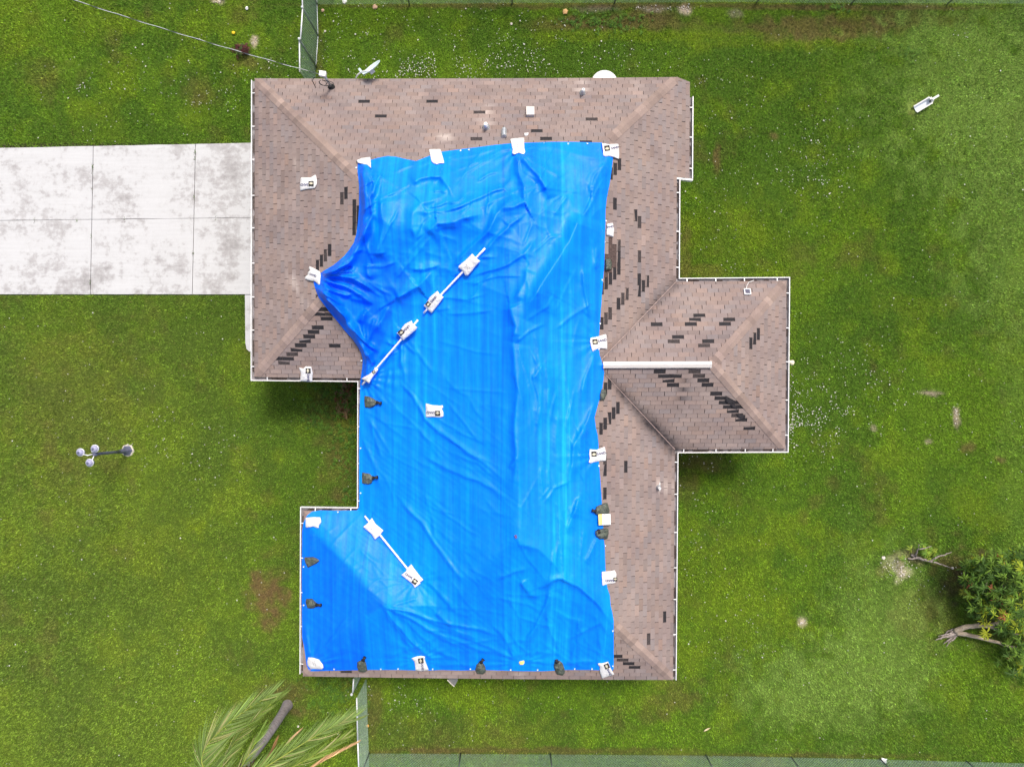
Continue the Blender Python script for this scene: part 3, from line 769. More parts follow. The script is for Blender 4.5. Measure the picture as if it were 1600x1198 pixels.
for pts, a, w in [([(330,380),(400,450),(480,590),(560,670),(720,780),(930,940)],.04,4.5),([(480,810),(640,900),(800,960),(970,1080)],.03,5),([(1000,100),(1010,300),(1020,420),(1000,600),(1010,760),(990,1060)],.075,13),
 ([(1190,260),(1210,400),(1200,560)],.045,9),([(1170,260),(1110,350)],.04,7),([(1000,810),(960,880)],.035,4),([(1480,200),(1420,360),(1400,480)],.045,9),([(1420,620),(1350,760),(1340,960)],.065,9),
 ([(340,90),(330,250),(350,380)],.03,5),([(370,110),(440,220),(520,330)],.02,4),([(90,590),(110,720),(170,880),(215,1060)],.025,5),([(150,590),(180,720),(220,840)],.022,4),([(260,300),(230,420)],.03,4),([(210,290),(170,420)],.03,4),
 ([(290,300),(280,430)],.02,4),([(1330,960),(1240,1000),(1180,1090)],.025,4),([(1380,1060),(1350,1180)],.05,7),([(500,600),(640,720),(760,830)],.014,3.5),([(520,560),(700,680),(850,740)],.014,3.5),([(620,780),(780,850),(900,960)],.014,4),([(560,130),(760,190),(930,200)],.010,3.5),([(600,400),(800,420),(980,440)],.010,3.5),
 ([(1130,200),(1150,420),(1130,640)],.035,12),([(1260,560),(1250,760),(1280,900)],.03,10),([(1460,520),(1400,700),(1390,880)],.05,9)]: cr(TB, pts, a, w)
for pts, a, w in [([(530,50),(620,140),(700,260),(780,380),(840,450)],.045,5),([(660,440),(740,520),(800,590)],.03,5),([(440,560),(530,680),(640,800)],.04,4),([(450,590),(520,690),(600,790)],.035,4),
 ([(440,556),(600,600),(760,640),(900,670),(1040,720)],.035,4),([(450,560),(580,630),(700,700),(860,780)],.03,4),([(450,565),(560,720),(700,830)],.028,4),([(470,570),(680,680),(900,770),(1060,800)],.025,4),([(480,575),(640,720),(780,830)],.022,4),
 ([(460,560),(650,620),(820,690),(980,750)],.025,4),([(690,580),(760,640),(800,665)],.06,9),([(1110,430),(1150,500),(1200,510)],.06,8),([(1200,460),(1260,430),(1300,420),(1390,460),(1480,540),(1560,640)],.08,8),
 ([(1250,480),(1220,570),(1180,660),(1110,770)],.075,9),([(1230,600),(1260,700),(1310,800)],.03,5),([(1390,620),(1385,740),(1340,840)],.035,6),([(1080,800),(1010,690),(960,640)],.035,5),([(1090,810),(1000,780),(860,720),(700,660)],.025,4),
 ([(100,800),(180,720),(310,600)],.03,5),([(70,800),(55,700),(50,640)],.04,4),([(110,830),(230,800)],.02,4),([(1380,60),(1330,200)],.05,8),([(1480,230),(1420,350)],.035,6),([(55,470),(110,370),(190,290)],.014,5),
 ([(85,200),(80,310)],.035,5),([(1000,420),(1080,380),(1150,370)],.025,5),([(1090,250),(1200,280),(1310,390)],.03,9),([(1400,690),(1500,640),(1550,720)],.02,5),([(1120,820),(1300,840),(1480,830)],.02,4),([(700,840),(900,850),(1080,830)],.015,4),
 ([(1470,600),(1490,700),(1510,790)],.02,5),([(600,520),(540,540),(480,550)],.02,4)]: cr(TC_, pts, a, w)
for pts, a, w in [([(480,280),(700,180),(900,90),(1000,0)],.06,3.4),([(480,290),(760,250),(950,150),(1050,0)],.09,4.6),([(490,300),(800,290),(1000,280),(1090,200)],.07,5),([(490,330),(800,350),(1000,400),(1300,560),(1450,620)],.08,7),
 ([(480,380),(620,450),(900,540),(1200,720),(1400,850)],.06,6),([(460,430),(560,580),(750,650),(900,700),(1100,740)],.06,5),([(400,520),(520,680),(760,830),(900,880)],.05,4),([(380,540),(480,730),(700,900),(860,1080),(960,1198)],.07,3.8),
 ([(1000,760),(1250,800),(1400,860)],.03,5),([(1300,970),(1200,1100),(1150,1198)],.05,5),([(1290,150),(1320,350),(1380,440)],.05,7)]: cr(TP, pts, a*1.6, w)
for pts, a, w in [([(0,400),(170,560),(280,650),(420,760),(470,820)],.08,4),([(0,520),(170,700),(240,850),(240,1000)],.09,4),([(280,800),(350,960),(390,1040)],.06,4),([(220,100),(200,400),(230,520),(270,640)],.07,6),
 ([(400,200),(330,450),(290,620)],.05,5),([(620,0),(500,250),(400,430)],.04,6),([(870,590),(700,680),(480,900)],.04,5),([(870,640),(860,900),(840,1100)],.025,4),([(930,620),(1050,760),(1150,860)],.02,4),([(760,700),(650,900),(560,1100)],.025,4),([(1100,250),(900,430),(740,560)],.05,7)]: cr(TQ, pts, a*1.6, w)
_cr = np.random.default_rng(44)
def rnd_creases(n, x0, x1, y0, y1, ang, sd, l0, l1, a0, a1):
    k = 0
    while k < n:
        x, y = _cr.uniform(x0, x1), _cr.uniform(y0, y1)
        if not inside(np.array([x]), np.array([y]), TARP)[0]: continue
        t = math.radians(ang)+_cr.normal(0, sd); l = _cr.uniform(l0, l1); b = _cr.normal(0, 0.16)
        pts = [(x+math.cos(t-b)*l*-.5, y+math.sin(t-b)*l*-.5), (x, y), (x+math.cos(t+b)*l*.5, y+math.sin(t+b)*l*.5)]
        CR.append((pts, _cr.uniform(a0, a1), _cr.uniform(2.2, 4.2))); k += 1
rnd_creases(24, 565, 800, 255, 470, -38, 0.35, 25, 90, .012, .030)      # slack cloth, folds running towards the top bags
rnd_creases(22, 790, 950, 235, 520, -62, 0.4, 30, 110, .010, .028)
rnd_creases(16, 510, 620, 380, 560, 32, 0.4, 20, 60, .012, .030)
rnd_creases(34, 570, 790, 600, 930, 42, 0.22, 40, 150, .005, .012)      # pull lines of the taut lower part
rnd_creases(26, 800, 940, 540, 900, 84, 0.25, 40, 130, .008, .022)
rnd_creases(18, 480, 600, 815, 1035, -45, 0.3, 30, 110, .005, .012)
rnd_creases(34, 600, 950, 930, 1040, 22, 0.45, 30, 130, .006, .014)
def wrinkle(px, py):
    """height of the loose tarp above the shingles (m)"""
    wx = px+3*(fbm(px/40, py/40, 40, 2)-0.5)*2; wy = py+3*(fbm(px/40, py/40, 50, 2)-0.5)*2
    z = np.zeros(px.shape)
    for pts, a, w in CR:
        xs = [p[0] for p in pts]; ys = [p[1] for p in pts]; mg = w*3.2+8
        s = (px > min(xs)-mg) & (px < max(xs)+mg) & (py > min(ys)-mg) & (py < max(ys)+mg)
        if not s.any(): continue
        x, y = wx[s], wy[s]; D = np.full(x.shape, 1e9); S = np.zeros(x.shape); T = np.zeros(x.shape)
        L_ = [math.hypot(pts[i+1][0]-pts[i][0], pts[i+1][1]-pts[i][1]) for i in range(len(pts)-1)]; tot = sum(L_); acc = 0
        for i in range(len(pts)-1):
            d, qx, qy, t = segdist(x, y, pts[i], pts[i+1]); m = d < D
            dx, dy = (pts[i+1][0]-pts[i][0])/L_[i], (pts[i+1][1]-pts[i][1])/L_[i]
            nx, ny = -dy, dx
            if nx*-0.75+ny*0.65 < 0: nx, ny = -nx, -ny        # steep side of the fold faces lower left
            sg = (x-qx)*nx+(y-qy)*ny
            D = np.where(m, d, D); S = np.where(m, np.sign(sg)*d, S); T = np.where(m, (acc+t*L_[i])/tot, T); acc += L_[i]
        ww = w*(0.8+0.5*vnoise(T*tot/14, T*0+a*100, 60))
        tap = np.minimum(1, np.minimum(T/0.12+0.35, (1-T)/0.25+0.0001))
        aS = np.abs(S); prof = np.where(S > 0, np.exp(-(aS/(0.42*ww))**1.25), 0.55*np.exp(-aS/(1.5*ww))+0.45*np.exp(-(aS/(0.9*ww))**2))
        z[s] += 1.75*a*tap*prof
    loose = 0.35+0.65*sm(560, 400, py+0.35*(px-700))          # slack upper part, taut lower part
    z += loose*0.085*(ridged((wx+0.6*wy)/95, (wy-0.3*wx)/60, 3, 2)-0.3)
    z += loose*0.020*(ridged(wx/21+3, wy/24, 13, 3)-0.3)
    u = (px*0.62-py*0.78); v = (px*0.78+py*0.62)               # fine pull lines running down to the right
    z += 0.012*(ridged(u/7, v/90, 23, 2)-0.3)*sm(560, 700, py)
    z += 0.045*(fbm(px/26, py/170, 31, 3)-0.5)*sm(330, 560, py)
    z += 0.006*(fbm(px/9, py/60, 35, 2)-0.5)
    RL = [(572,262),(573,320),(568,362),(548,398),(512,428),(502,446),(520,478),(548,512),(572,552),(576,590)]
    D = np.full(px.shape, 1e9)
    for i in range(len(RL)-1): D = np.minimum(D, segdist(wx, wy, RL[i], RL[i+1])[0])
    z += 0.30*np.exp(-(D/9.0)**2)*(0.6+0.8*vnoise(px/18, py/18, 90))*sm(12, 30, np.hypot(px-494, py-434))
    r = np.hypot(px-494, py-434); th = np.arctan2(py-434, px-494)   # gathers at the pulled-out corner
    z += 0.035*np.cos(th*17+2.0*vnoise(r/40, th*3, 70))*np.exp(-(r/75)**2)*sm(3, 20, r)
    for ax, ay, rr, k, am in ((813,1036,60,22,.010),(811,232,75,14,.016),(950,1040,45,20,.008),(487,1036,70,18,.010),(682,246,55,14,.012),(655,1030,60,20,.010),(935,532,50,12,.014),(933,710,50,12,.014),(565,590,80,22,.014),(650,905,60,16,.008)):
        r = np.hypot(px-ax, py-ay); th = np.arctan2(py-ay, px-ax)
        z += am*np.cos(th*k+3*vnoise(th*2+9, r/30, 80))*np.exp(-(r/rr)**2)*sm(4, 22, r)
    return z
def tarpz(px, py):
    px = np.asarray(px, float); py = np.asarray(py, float)
    zb = np.zeros(px.shape)
    for dx, dy, w in ((0,0,2),(5,0,1),(-5,0,1),(0,5,1),(0,-5,1),(12,0,.7),(-12,0,.7),(0,12,.7),(0,-12,.7)): zb = zb+w*roofz(px+dx, py+dy)
    b2 = np.zeros(px.shape); r2 = 24
    for k in range(8): b2 = b2+roofz(px+r2*math.cos(k*math.pi/4), py+r2*math.sin(k*math.pi/4))
    w = sm(620, 420, py)*sm(0, 40, np.where(inside(px, py, TARP), polydist(px, py, TARP)[0], 0))
    return (zb/8.8)*(1-w)+(b2/8+0.085)*w+0.035
tx, ty, tf, trim = gridpoly(TARP, 1.7)
zb = tarpz(tx, ty); edge = polydist(tx, ty, TARP)[0]
wz = wrinkle(tx, ty); fl = roofz(tx, ty)
fade = sm(0, 9, edge)
tz = np.maximum(zb*fade+(fl+0.03)*(1-fade)+wz*(0.35+0.65*fade), fl+0.02)
def surf(px, py):
    """top of the tarp where it lies, else the shingles"""
    px = np.asarray(px, float); py = np.asarray(py, float)
    inn = inside(px, py, TARP); e = polydist(px, py, TARP)[0]; f = roofz(px, py)
    fd = sm(0, 9, e); t = np.maximum(tarpz(px, py)*fd+(f+0.03)*(1-fd)+wrinkle(px, py)*(0.35+0.65*fd), f+0.02)
    return np.where(inn, t, f+0.012)
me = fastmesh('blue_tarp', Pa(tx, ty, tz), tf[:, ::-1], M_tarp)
seam = np.zeros(tx.shape)
for pts in ([(786,250),(790,420),(786,560),(784,700),(782,800),(788,1040)], [(583,800),(562,910),(560,950),(566,1040)], [(800,226),(786,250)]):
    for i in range(len(pts)-1): seam = np.maximum(seam, np.exp(-(segdist(tx, ty, pts[i], pts[i+1])[0]/1.1)**2))
DBL_SHADE = [[(540,240),(574,262),(584,300),(580,345),(592,395),(640,430),(618,470),(604,520),(588,560),(574,603),(440,603),(440,240)], [(466,806),(486,826),(602,944),(572,962),(568,1060),(466,1060)]]  # areas of doubled cloth, with fold shade painted in as well
ply_shade = np.zeros(tx.shape)
for pg in DBL_SHADE:
    d = polydist(tx, ty, pg)[0]; ply_shade = np.maximum(ply_shade, sm(-3.5, 3.5, np.where(inside(tx, ty, pg), d, -d)))
a = me.attributes.new('ply_shade', 'FLOAT', 'POINT'); a.data.foreach_set('value', ply_shade.astype(np.float32))
a = me.attributes.new('seam', 'FLOAT', 'POINT'); a.data.foreach_set('value', seam.astype(np.float32))
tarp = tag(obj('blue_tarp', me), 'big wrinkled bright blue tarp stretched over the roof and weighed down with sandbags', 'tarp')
M_gromm = simple('shiny_grommet', (0.75, 0.85, 0.9), 0.3, 0.3, 0.05, 10)
GR = [(720,235.2),(733,234),(850,224.5),(888,224.5),(918,224.5),(557,262),(947,345),(945,378),(941,437),(938,505),(936,545),(936,727),(946,852),(957.5,985),(957.5,1040),(925,1044.5),(898,1044.5),(840,1046),(798,1046),(735,1044.5),(676,1045),(622,1044.5),(595,1045),(522,1045),(474.5,885),(474.5,945),(563.5,700),(563.5,770),(528,799.5),(565,563)]
for gx, gy in GR:
    m = MB(); b = Vector(P(gx, gy, float(roofz(gx, gy))+0.055))
    m.lathe([(0.010, 0.006), (0.019, 0.008), (0.022, 0.0), (0.010, -0.004)], b, 10); m.build('grommet', M_gromm, tarp)

# ------------------------------------------------------------------ poles that hold the tarp down in the two roof valleys
POLES = []
def pole(a, b, label):
    m = MB(); n = 14; V = []
    for i in range(n):
        t = i/(n-1); x = a[0]+(b[0]-a[0])*t; y = a[1]+(b[1]-a[1])*t
        V.append(P(x, y, float(surf([x], [y])[0])))
    za = V[0][2]; zb_ = V[-1][2]; d = max(V[i][2]-(za+(zb_-za)*i/(n-1)) for i in range(n))
    V = [P(a[0]+(b[0]-a[0])*i/(n-1), a[1]+(b[1]-a[1])*i/(n-1), za+(zb_-za)*i/(n-1)+d+0.06) for i in range(n)]
    POLES.append((a, b, V[0][2], V[-1][2])); c = Vector(V[n//2]); m.tube([Vector(v)-c for v in V], 0.027, 10)
    o = m.build('white_pole', M_pvc, None, True, c)
    return tag(o, label, 'pole', 'white plastic poles laid on the tarp')
pole((758,388),(662,489), 'long white plastic pole on the blue tarp under the two upper valley sandbags')
pole((653,500),(566,601), 'white plastic pole on the tarp running down to the inner eave corner, upper left valley')
pole((570,806),(656,912), 'white plastic pole on the lower left of the tarp joining two sandbags')

# ------------------------------------------------------------------ sandbags
def textmesh(body):
    c = bpy.data.curves.new('t', 'FONT'); c.body = body; c.size = 1.0; c.align_x = 'CENTER'; c.align_y = 'CENTER'; c.resolution_u = 2; c.offset = 0.03
    o = bpy.data.objects.new('t', c); COL.objects.link(o)
    dg = bpy.context.evaluated_depsgraph_get(); me = bpy.data.meshes.new_from_object(o.evaluated_get(dg))
    V = [tuple(v.co) for v in me.vertices]; Fc = [tuple(p.vertices) for p in me.polygons]
    bpy.data.objects.remove(o); bpy.data.curves.remove(c); bpy.data.meshes.remove(me); return V, Fc
TSAND = textmesh('SAND')
def fine(V, Fc, n):
    """split long letter edges so that print can follow a bulging bag"""
    bm = bmesh.new(); vs = [bm.verts.new(v) for v in V]
    for f in Fc:
        try: bm.faces.new([vs[i] for i in f])
        except ValueError: pass
    for _ in range(n): bmesh.ops.subdivide_edges(bm, edges=[e for e in bm.edges if e.calc_length() > 0.18], cuts=1)
    bm.verts.index_update(); r = ([tuple(v.co) for v in bm.verts], [tuple(v.index for v in f.verts) for f in bm.faces]); bm.free(); return r
TSAND = fine(*TSAND, 3)
def bag(outline, label, name, cat, group, mt, hb, prints=(), base=None, lump=0.012):
    cx = sum(p[0] for p in outline)/len(outline); cy = sum(p[1] for p in outline)/len(outline)
    # rounded outline
    pts = []
    n = len(outline)
    for i in range(n):
        a, b, c = outline[i-1], outline[i], outline[(i+1) % n]
        pts += [(b[0]*0.84+a[0]*0.16, b[1]*0.84+a[1]*0.16), (b[0]*0.97+(a[0]+c[0])*0.015, b[1]*0.97+(a[1]+c[1])*0.015), (b[0]*0.84+c[0]*0.16, b[1]*0.84+c[1]*0.16)]
    px, py, fc, rim = gridpoly(pts, 0.95)
    dmax = polydist(px, py, pts)[0].max(); s = int(cx*13+cy*7) % 90
    # local support plane
    sf = surf(px, py); A_ = np.stack([np.ones_like(px), px-cx, py-cy], 1); co = np.linalg.lstsq(A_, sf, rcond=None)[0]
    for pa, pb_, za, zb_ in POLES:           # a bag laid over a pole rides on top of it
        d_, _, _, t_ = segdist(cx, cy, pa, pb_)
        if float(d_) < 6: co[0] = max(co[0], za+(zb_-za)*float(t_)+0.015)
    ez4, gx, gy = co; up = 0.03+float(np.clip(np.percentile(sf-A_ @ co, 80), 0, 0.03))
    def hz(x, y):
        d = np.minimum(polydist(x, y, pts)[0], 99); d = np.where(inside(x, y, pts), d, 0)
        k = 1-np.exp(-d/ (0.33*dmax))
        z = ez4+gx*(x-cx)+gy*(y-cy)+up
        return z+hb*k+lump*(fbm(x/4.5, y/4.5, 100+s, 3)-0.5)*np.minimum(1, d/2.5)*2+0.012*(ridged(x/6, y/6, 130+s, 2)-0.3)*np.minimum(1, d/2)
    zt = hz(px, py); c = Vector(P(cx, cy, float(ez4)))
    V = Pa(px, py, zt)-np.array(c)
    # skirt down to the roof, and a flat underside
    ri = np.nonzero(rim)[0]; ang = {}
    E = {}
    for f in fc:
        for k in range(4):
            e = (f[k], f[(k+1) % 4]); E[e] = E.get(e, 0)+1
    be = [e for e in E if (e[1], e[0]) not in E]
    low = {}; V = list(map(tuple, V)); Fl = [tuple(f[::-1]) for f in fc]
    for e in be:
        for i in e:
            if i not in low:
                low[i] = len(V); zz = min(zt[i]-up-0.02, float(sf[i]))
                V.append(tuple(np.array(P(px[i]*0.985+cx*0.015, py[i]*0.985+cy*0.015, zz))-np.array(c)))
    for e in be: Fl.append((e[0], e[1], low[e[1]], low[e[0]]))
    o = obj(name, mesh(name, V, Fl, mt, True), None, c); tag(o, label, cat, group)
    def drape(V2, x, y, rot, sc, up2):
        cr_, sr = math.cos(rot), math.sin(rot)
        X = np.array([x+(v[0]*cr_-(-v[1])*sr)*sc for v in V2]); Y = np.array([y+(v[0]*sr+(-v[1])*cr_)*sc for v in V2])
        return Pa(X, Y, hz(X, Y)+up2)-np.array(c)
    for pr in prints:
        kind, x, y, rot, sc = pr
        rot = math.radians(rot)
        if kind == 'sand':
            obj('lettering', mesh('lettering', drape(TSAND[0], x, y, rot, sc*1.12, 0.013), TSAND[1], M_ink), o)
        elif kind == 'logo':
            g = 7; V2 = [(-0.5+i/(g-1), -0.5+j/(g-1)) for i in range(g) for j in range(g)]
            F2 = [(i*g+j, (i+1)*g+j, (i+1)*g+j+1, i*g+j+1) for i in range(g-1) for j in range(g-1)]
            l = obj('logo_panel', mesh('logo_panel', drape(V2, x, y, rot, sc, 0.010), F2, M_logo), o)
            V2 = [(-0.45, -0.08), (-0.2, 0.08), (0, 0.2), (0.2, 0.08), (0.45, -0.08), (0.2, -0.22), (0, -0.32), (-0.2, -0.22), (0, 0)]
            obj('emblem', mesh('emblem', drape(V2, x, y, rot, sc, 0.015), [(i, (i+1) % 8, 8) for i in range(8)], M_logo2), l)
        elif kind == 'faint':
            r2 = np.random.default_rng(int(x*10)); V2 = []; F2 = []
            for row, ln in ((0.25, 6), (-0.2, 4)):
                for k in range(ln):
                    x0 = (k-ln/2)*0.3+r2.uniform(0, .06); w = r2.uniform(.1, .22); y0 = row+r2.uniform(-.05, .05); b = len(V2)
                    V2 += [(x0, y0), (x0+w, y0), (x0+w, y0+.13), (x0, y0+.13)]; F2.append((b, b+1, b+2, b+3))
            obj('faint_print', mesh('faint_print', drape(V2, x, y, rot, sc*1.2, 0.012), F2, M_inkfaint), o)
    return o
def zz(pts, ox, oy, s): return [(ox+x/s, oy+y/s) for x, y in pts]
WG = 'white sandbags on the roof'
def wbag(fr, pts, label, prints=(), hb=0.05):
    ox, oy, s = fr
    pr = [(k, ox+x/s, oy+y/s, r, sc) for k, x, y, r, sc in prints]
    return bag(zz(pts, *fr), label, 'white_sandbag', 'sandbag', WG, M_bag, hb, pr)
A1 = (460,230,11.41); A2 = (660,200,8.87); A3 = (900,210,15.07); A4 = (640,380,11.41); A5 = (550,480,11.41); A6 = (550,570,9.98); A7 = (900,500,15.07); A8 = (900,680,15.07)
Z3 = (380,370,3.9925); Z5 = (380,650,3.9925); Z8 = (740,800,3.9925); B3 = (460,990,11.41); B4 = (620,1000,11.41); B5 = (900,1000,9.98); B6 = (460,400,11.41); B9 = (920,330,7.99); B0 = (620,870,21.78); B2 = (900,770,15.07); B1 = (460,785,11.41)
wbag(A1, [(112,540),(280,545),(370,492),(385,510),(400,590),(398,670),(362,735),(230,750),(105,780),(97,700)], 'white sandbag lying alone on bare shingles near the driveway side eave, off the tarp', [('logo',297,652,180,8),('sand',172,668,180,4.4)])
wbag(A2, [(88,295),(250,292),(300,465),(300,492),(230,492),(200,508),(150,490),(125,465)], 'upright white sandbag on the top tarp edge, second from the left, leaning', [('faint',205,395,15,4.4)])
wbag(A2, [(1215,150),(1410,133),(1412,280),(1425,330),(1410,362),(1380,362),(1335,345),(1270,370),(1242,350),(1250,300)], 'white sandbag on the top tarp edge just below the silver barrel vent', [('faint',1335,250,-8,4.6)])
wbag(A1, [(1105,235),(1200,195),(1340,175),(1358,190),(1368,375),(1290,320),(1130,280)], 'white sandbag half hidden as a triangle at the top left corner of the tarp', [('faint',1300,312,20,2.4)], 0.06)
wbag(A3, [(610,205),(760,235),(1000,225),(1020,420),(1012,590),(900,545),(780,515),(690,530),(640,500),(640,420),(625,330)], 'white sandbag with dark logo at the top right corner of the tarp', [('logo',735,325,-8,8.4),('sand',920,315,-10,4.2)])
wbag(B9, [(222,160),(300,145),(318,230),(308,325),(218,300)], 'white sandbag half tucked under the right tarp edge above the big bare roof patch', [('sand',268,195,-5,3.6)], 0.06)
wbag(A4, [(1115,185),(1175,250),(1258,322),(1165,420),(1090,520),(1030,582),(990,575),(940,490),(865,435),(880,400),(1000,300)], 'white sandbag on the upper end of the long valley pole, nearest the tarp middle', [('faint',1030,430,45,4.6)])
wbag(Z3, [(1212,336),(1228,362),(1252,376),(1215,425),(1175,477),(1150,455),(1125,430),(1140,415),(1165,375)], 'white sandbag on the lower end of the long valley pole, logo at its left', [('logo',1153,420,-50,7),('sand',1188,390,-48,4.4)])
wbag(A5, [(1065,235),(1085,300),(1165,358),(1140,400),(1010,510),(910,595),(870,545),(830,490),(790,460),(820,445),(870,390),(940,300)], 'white sandbag on the top end of the second valley pole, halfway to the eave corner', [('logo',872,448,-40,8),('sand',970,380,-42,4.4)])
wbag(A6, [(352,35),(410,65),(400,95),(335,175),(300,230),(268,292),(210,255),(145,215),(200,180),(260,150),(340,85)], 'narrow white sandbag on the lowest end of the valley pole at the inner eave corner', [('logo',335,108,-35,5),('faint',235,212,-38,3.4)], 0.07)
wbag(A6, [(1148,598),(1250,625),(1385,635),(1410,625),(1425,655),(1400,685),(1425,735),(1425,800),(1390,820),(1250,812),(1150,815)], 'white sandbag lying alone on the open middle of the blue tarp', [('logo',1335,755,180,8),('sand',1225,742,180,4.6)])
wbag(B6, [(268,182),(380,235),(460,280),(470,380),(455,505),(440,522),(370,455),(250,435),(185,405),(200,360),(240,335),(235,300),(275,250),(255,220)], 'white sandbag pulling the tarp out to a point on the left slope', [('sand',330,340,20,3.8)])
wbag(Z3, [(348,815),(375,822),(390,807),(425,810),(435,850),(430,905),(355,900),(360,850)], 'white sandbag at the lower eave of the upper left wing, against the gutter', [('logo',405,836,90,8),('sand',405,880,90,4.4)])
wbag(A7, [(340,420),(480,395),(700,330),(720,360),(735,560),(735,685),(570,668),(480,690),(390,745),(350,620),(330,520)], 'white sandbag on the right tarp edge just above the white ridge vent', [('logo',450,510,-8,8.2),('sand',622,480,-10,4.6)])
wbag(A8, [(322,325),(480,340),(580,300),(680,265),(715,450),(705,600),(560,605),(430,630),(340,658),(300,640),(325,560),(310,440)], 'white sandbag on the right tarp edge below the right wing roof valley', [('logo',425,437,-3,8.2),('sand',597,425,-8,4.6)])
wbag(Z5, [(388,632),(440,628),(482,630),(488,660),(470,685),(472,698),(455,695),(440,688),(390,695)], 'white sandbag at the upper left corner of the lower left wing, with a small ear', [('faint',435,655,80,3.8)])
wbag(Z5, [(803,632),(825,670),(875,712),(850,745),(822,770),(800,735),(748,690),(775,668)], 'white sandbag on the upper end of the lower left pole', [('faint',812,700,-45,4.2)])
wbag(B0, [(490,235),(640,450),(800,650),(905,770),(780,870),(780,915),(610,1050),(540,920),(330,750),(150,605),(310,480),(350,380)], 'white sandbag on the lower end of the lower left pole, logo at its tip', [('logo',612,832,215,8),('sand',410,635,215,4.6)])
wbag(B3, [(245,415),(330,420),(440,455),(510,550),(520,600),(490,630),(290,622),(235,560),(228,490)], 'rounded white sandbag at the bottom left corner of the tarp', [('faint',350,535,70,4.4)])
wbag(B4, [(260,318),(350,285),(420,275),(505,285),(500,350),(540,450),(570,530),(450,548),(335,535),(315,380)], 'white sandbag on the bottom tarp edge between two olive sandbags', [('logo',430,362,82,8.2),('sand',455,475,82,4.4)])
wbag(B5, [(345,355),(390,358),(430,350),(500,328),(515,360),(545,440),(600,530),(500,560),(405,595),(370,490),(372,410),(340,380)], 'white sandbag at the bottom right corner of the tarp, overhanging the shingles', [('logo',482,402,65,8),('sand',520,500,65,4.2)])
wbag(Z8, [(798,370),(855,366),(880,360),(892,385),(885,440),(830,450),(803,458)], 'white sandbag on the right tarp edge below the square white block', [('logo',884,418,180,6),('sand',848,425,180,4.6)])
GG = 'olive sandbags on the roof'
def gbag(fr, pts, label, hb=0.10, neck=None):
    o = bag(zz(pts, *fr), label, 'olive_sandbag', 'sandbag', GG, M_bagg, hb, (), None, 0.05)
    if neck:
        a, b = [zz([q], *fr)[0] for q in neck]; m = MB()
        za = float(surf([a[0]],[a[1]])[0])-0.02; zb_ = float(surf([b[0]],[b[1]])[0])-0.02; c = o.location
        m.tube([Vector(P(a[0], a[1], za+0.13))-c, Vector(P((a[0]+b[0])/2, (a[1]+b[1])/2, za+0.15))-c, Vector(P(b[0], b[1], zb_+0.11))-c], [0.055, 0.03, 0.05], 8)
        m.build('tied_neck', M_black, o, True)
    return o
gbag(A6, [(195,480),(260,490),(340,525),(385,565),(395,590),(370,625),(330,655),(270,672),(200,660),(190,560)], 'olive sandbag on the left tarp edge just below the inner eave corner', 0.1, ((385,585),(455,600)))
gbag(Z5, [(742,350),(790,358),(805,375),(815,385),(800,420),(780,426),(742,420),(740,385)], 'olive sandbag on the left tarp edge above the lower left wing', 0.1, ((810,384),(836,381)))
gbag(B1, [(180,970),(340,965),(400,990),(450,1030),(400,1080),(330,1115),(240,1160),(200,1090),(175,1010)], 'upper olive sandbag on the left edge of the lower left wing')
gbag(Z5, [(392,1138),(430,1136),(455,1160),(460,1180),(445,1195),(430,1200),(400,1197),(388,1160)], 'lower olive sandbag on the left edge of the lower left wing', 0.1, ((455,1176),(486,1178)))
gbag(B3, [(1190,465),(1250,470),(1275,510),(1290,580),(1300,650),(1250,685),(1150,675),(1115,590),(1120,500)], 'olive sandbag at the left of the bottom tarp edge, above the fence end', 0.1, ((1225,470),(1255,415)))
gbag(B4, [(1470,385),(1540,400),(1580,470),(1590,560),(1540,605),(1430,600),(1400,520),(1420,430)], 'middle olive sandbag on the bottom tarp edge', 0.1, ((1500,395),(1545,340)))
gbag(Z8, [(505,930),(535,922),(555,940),(568,975),(570,1000),(555,1018),(520,1012),(500,965)], 'right olive sandbag on the bottom tarp edge', 0.11, ((520,935),(516,918)))
gbag(B2, [(440,420),(480,310),(680,230),(740,230),(790,400),(780,500),(640,505),(540,540),(460,500)], 'olive sandbag above the square white block on the right tarp edge', 0.13, ((460,430),(375,405)))
gbag(B2, [(460,880),(600,835),(760,830),(770,960),(740,1080),(560,1090),(480,1030),(450,950)], 'round olive sandbag below the square white block on the right tarp edge', 0.13, ((540,930),(530,880)))
gbag(B9, [(205,600),(268,590),(290,650),(280,730),(205,748)], 'pale green sandbag beside the big bare roof patch, partly under the tarp', 0.10)
gbag((860,560,3.9925), [(318,190),(345,195),(352,225),(335,262),(308,262),(308,225)], 'olive sandbag mostly under the tarp edge below the ridge vent', 0.08)
# tarp lapped over the two tucked bags is left to the tarp itself; white block between two bags
def blockbag():
    pts = [(934.8,803),(954,802.5),(954.3,819.5),(935.6,820.2)]
    z = float(roofz(944, 811)); c = Vector(P(944, 811, z)); root = thing('foam_block', 'square white block with a pale yellow strip wedged between two olive sandbags', 'block', c)
    def prism(poly, h0, h1):
        V = [Vector(P(x, y, float(roofz(944, 811))+SLOPE*(944-x)/SE*0.7+h))-c for h in (h0, h1) for x, y in poly]; n = len(poly); m = MB()
        m.add(V, [tuple(range(n))[::-1], tuple(range(n, 2*n))]+[(i, (i+1) % n, n+(i+1) % n, n+i) for i in range(n)]); return m
    prism([(940.5,802.6),(954,802.5),(954.3,819.5),(941,820.1)], 0.0, 0.20).build('white_face', M_bag, root)
    prism([(934.8,803),(940.3,802.7),(940.7,820.0),(935.6,820.2)], 0.0, 0.185).build('yellow_strip', M_yellow, root)
blockbag()
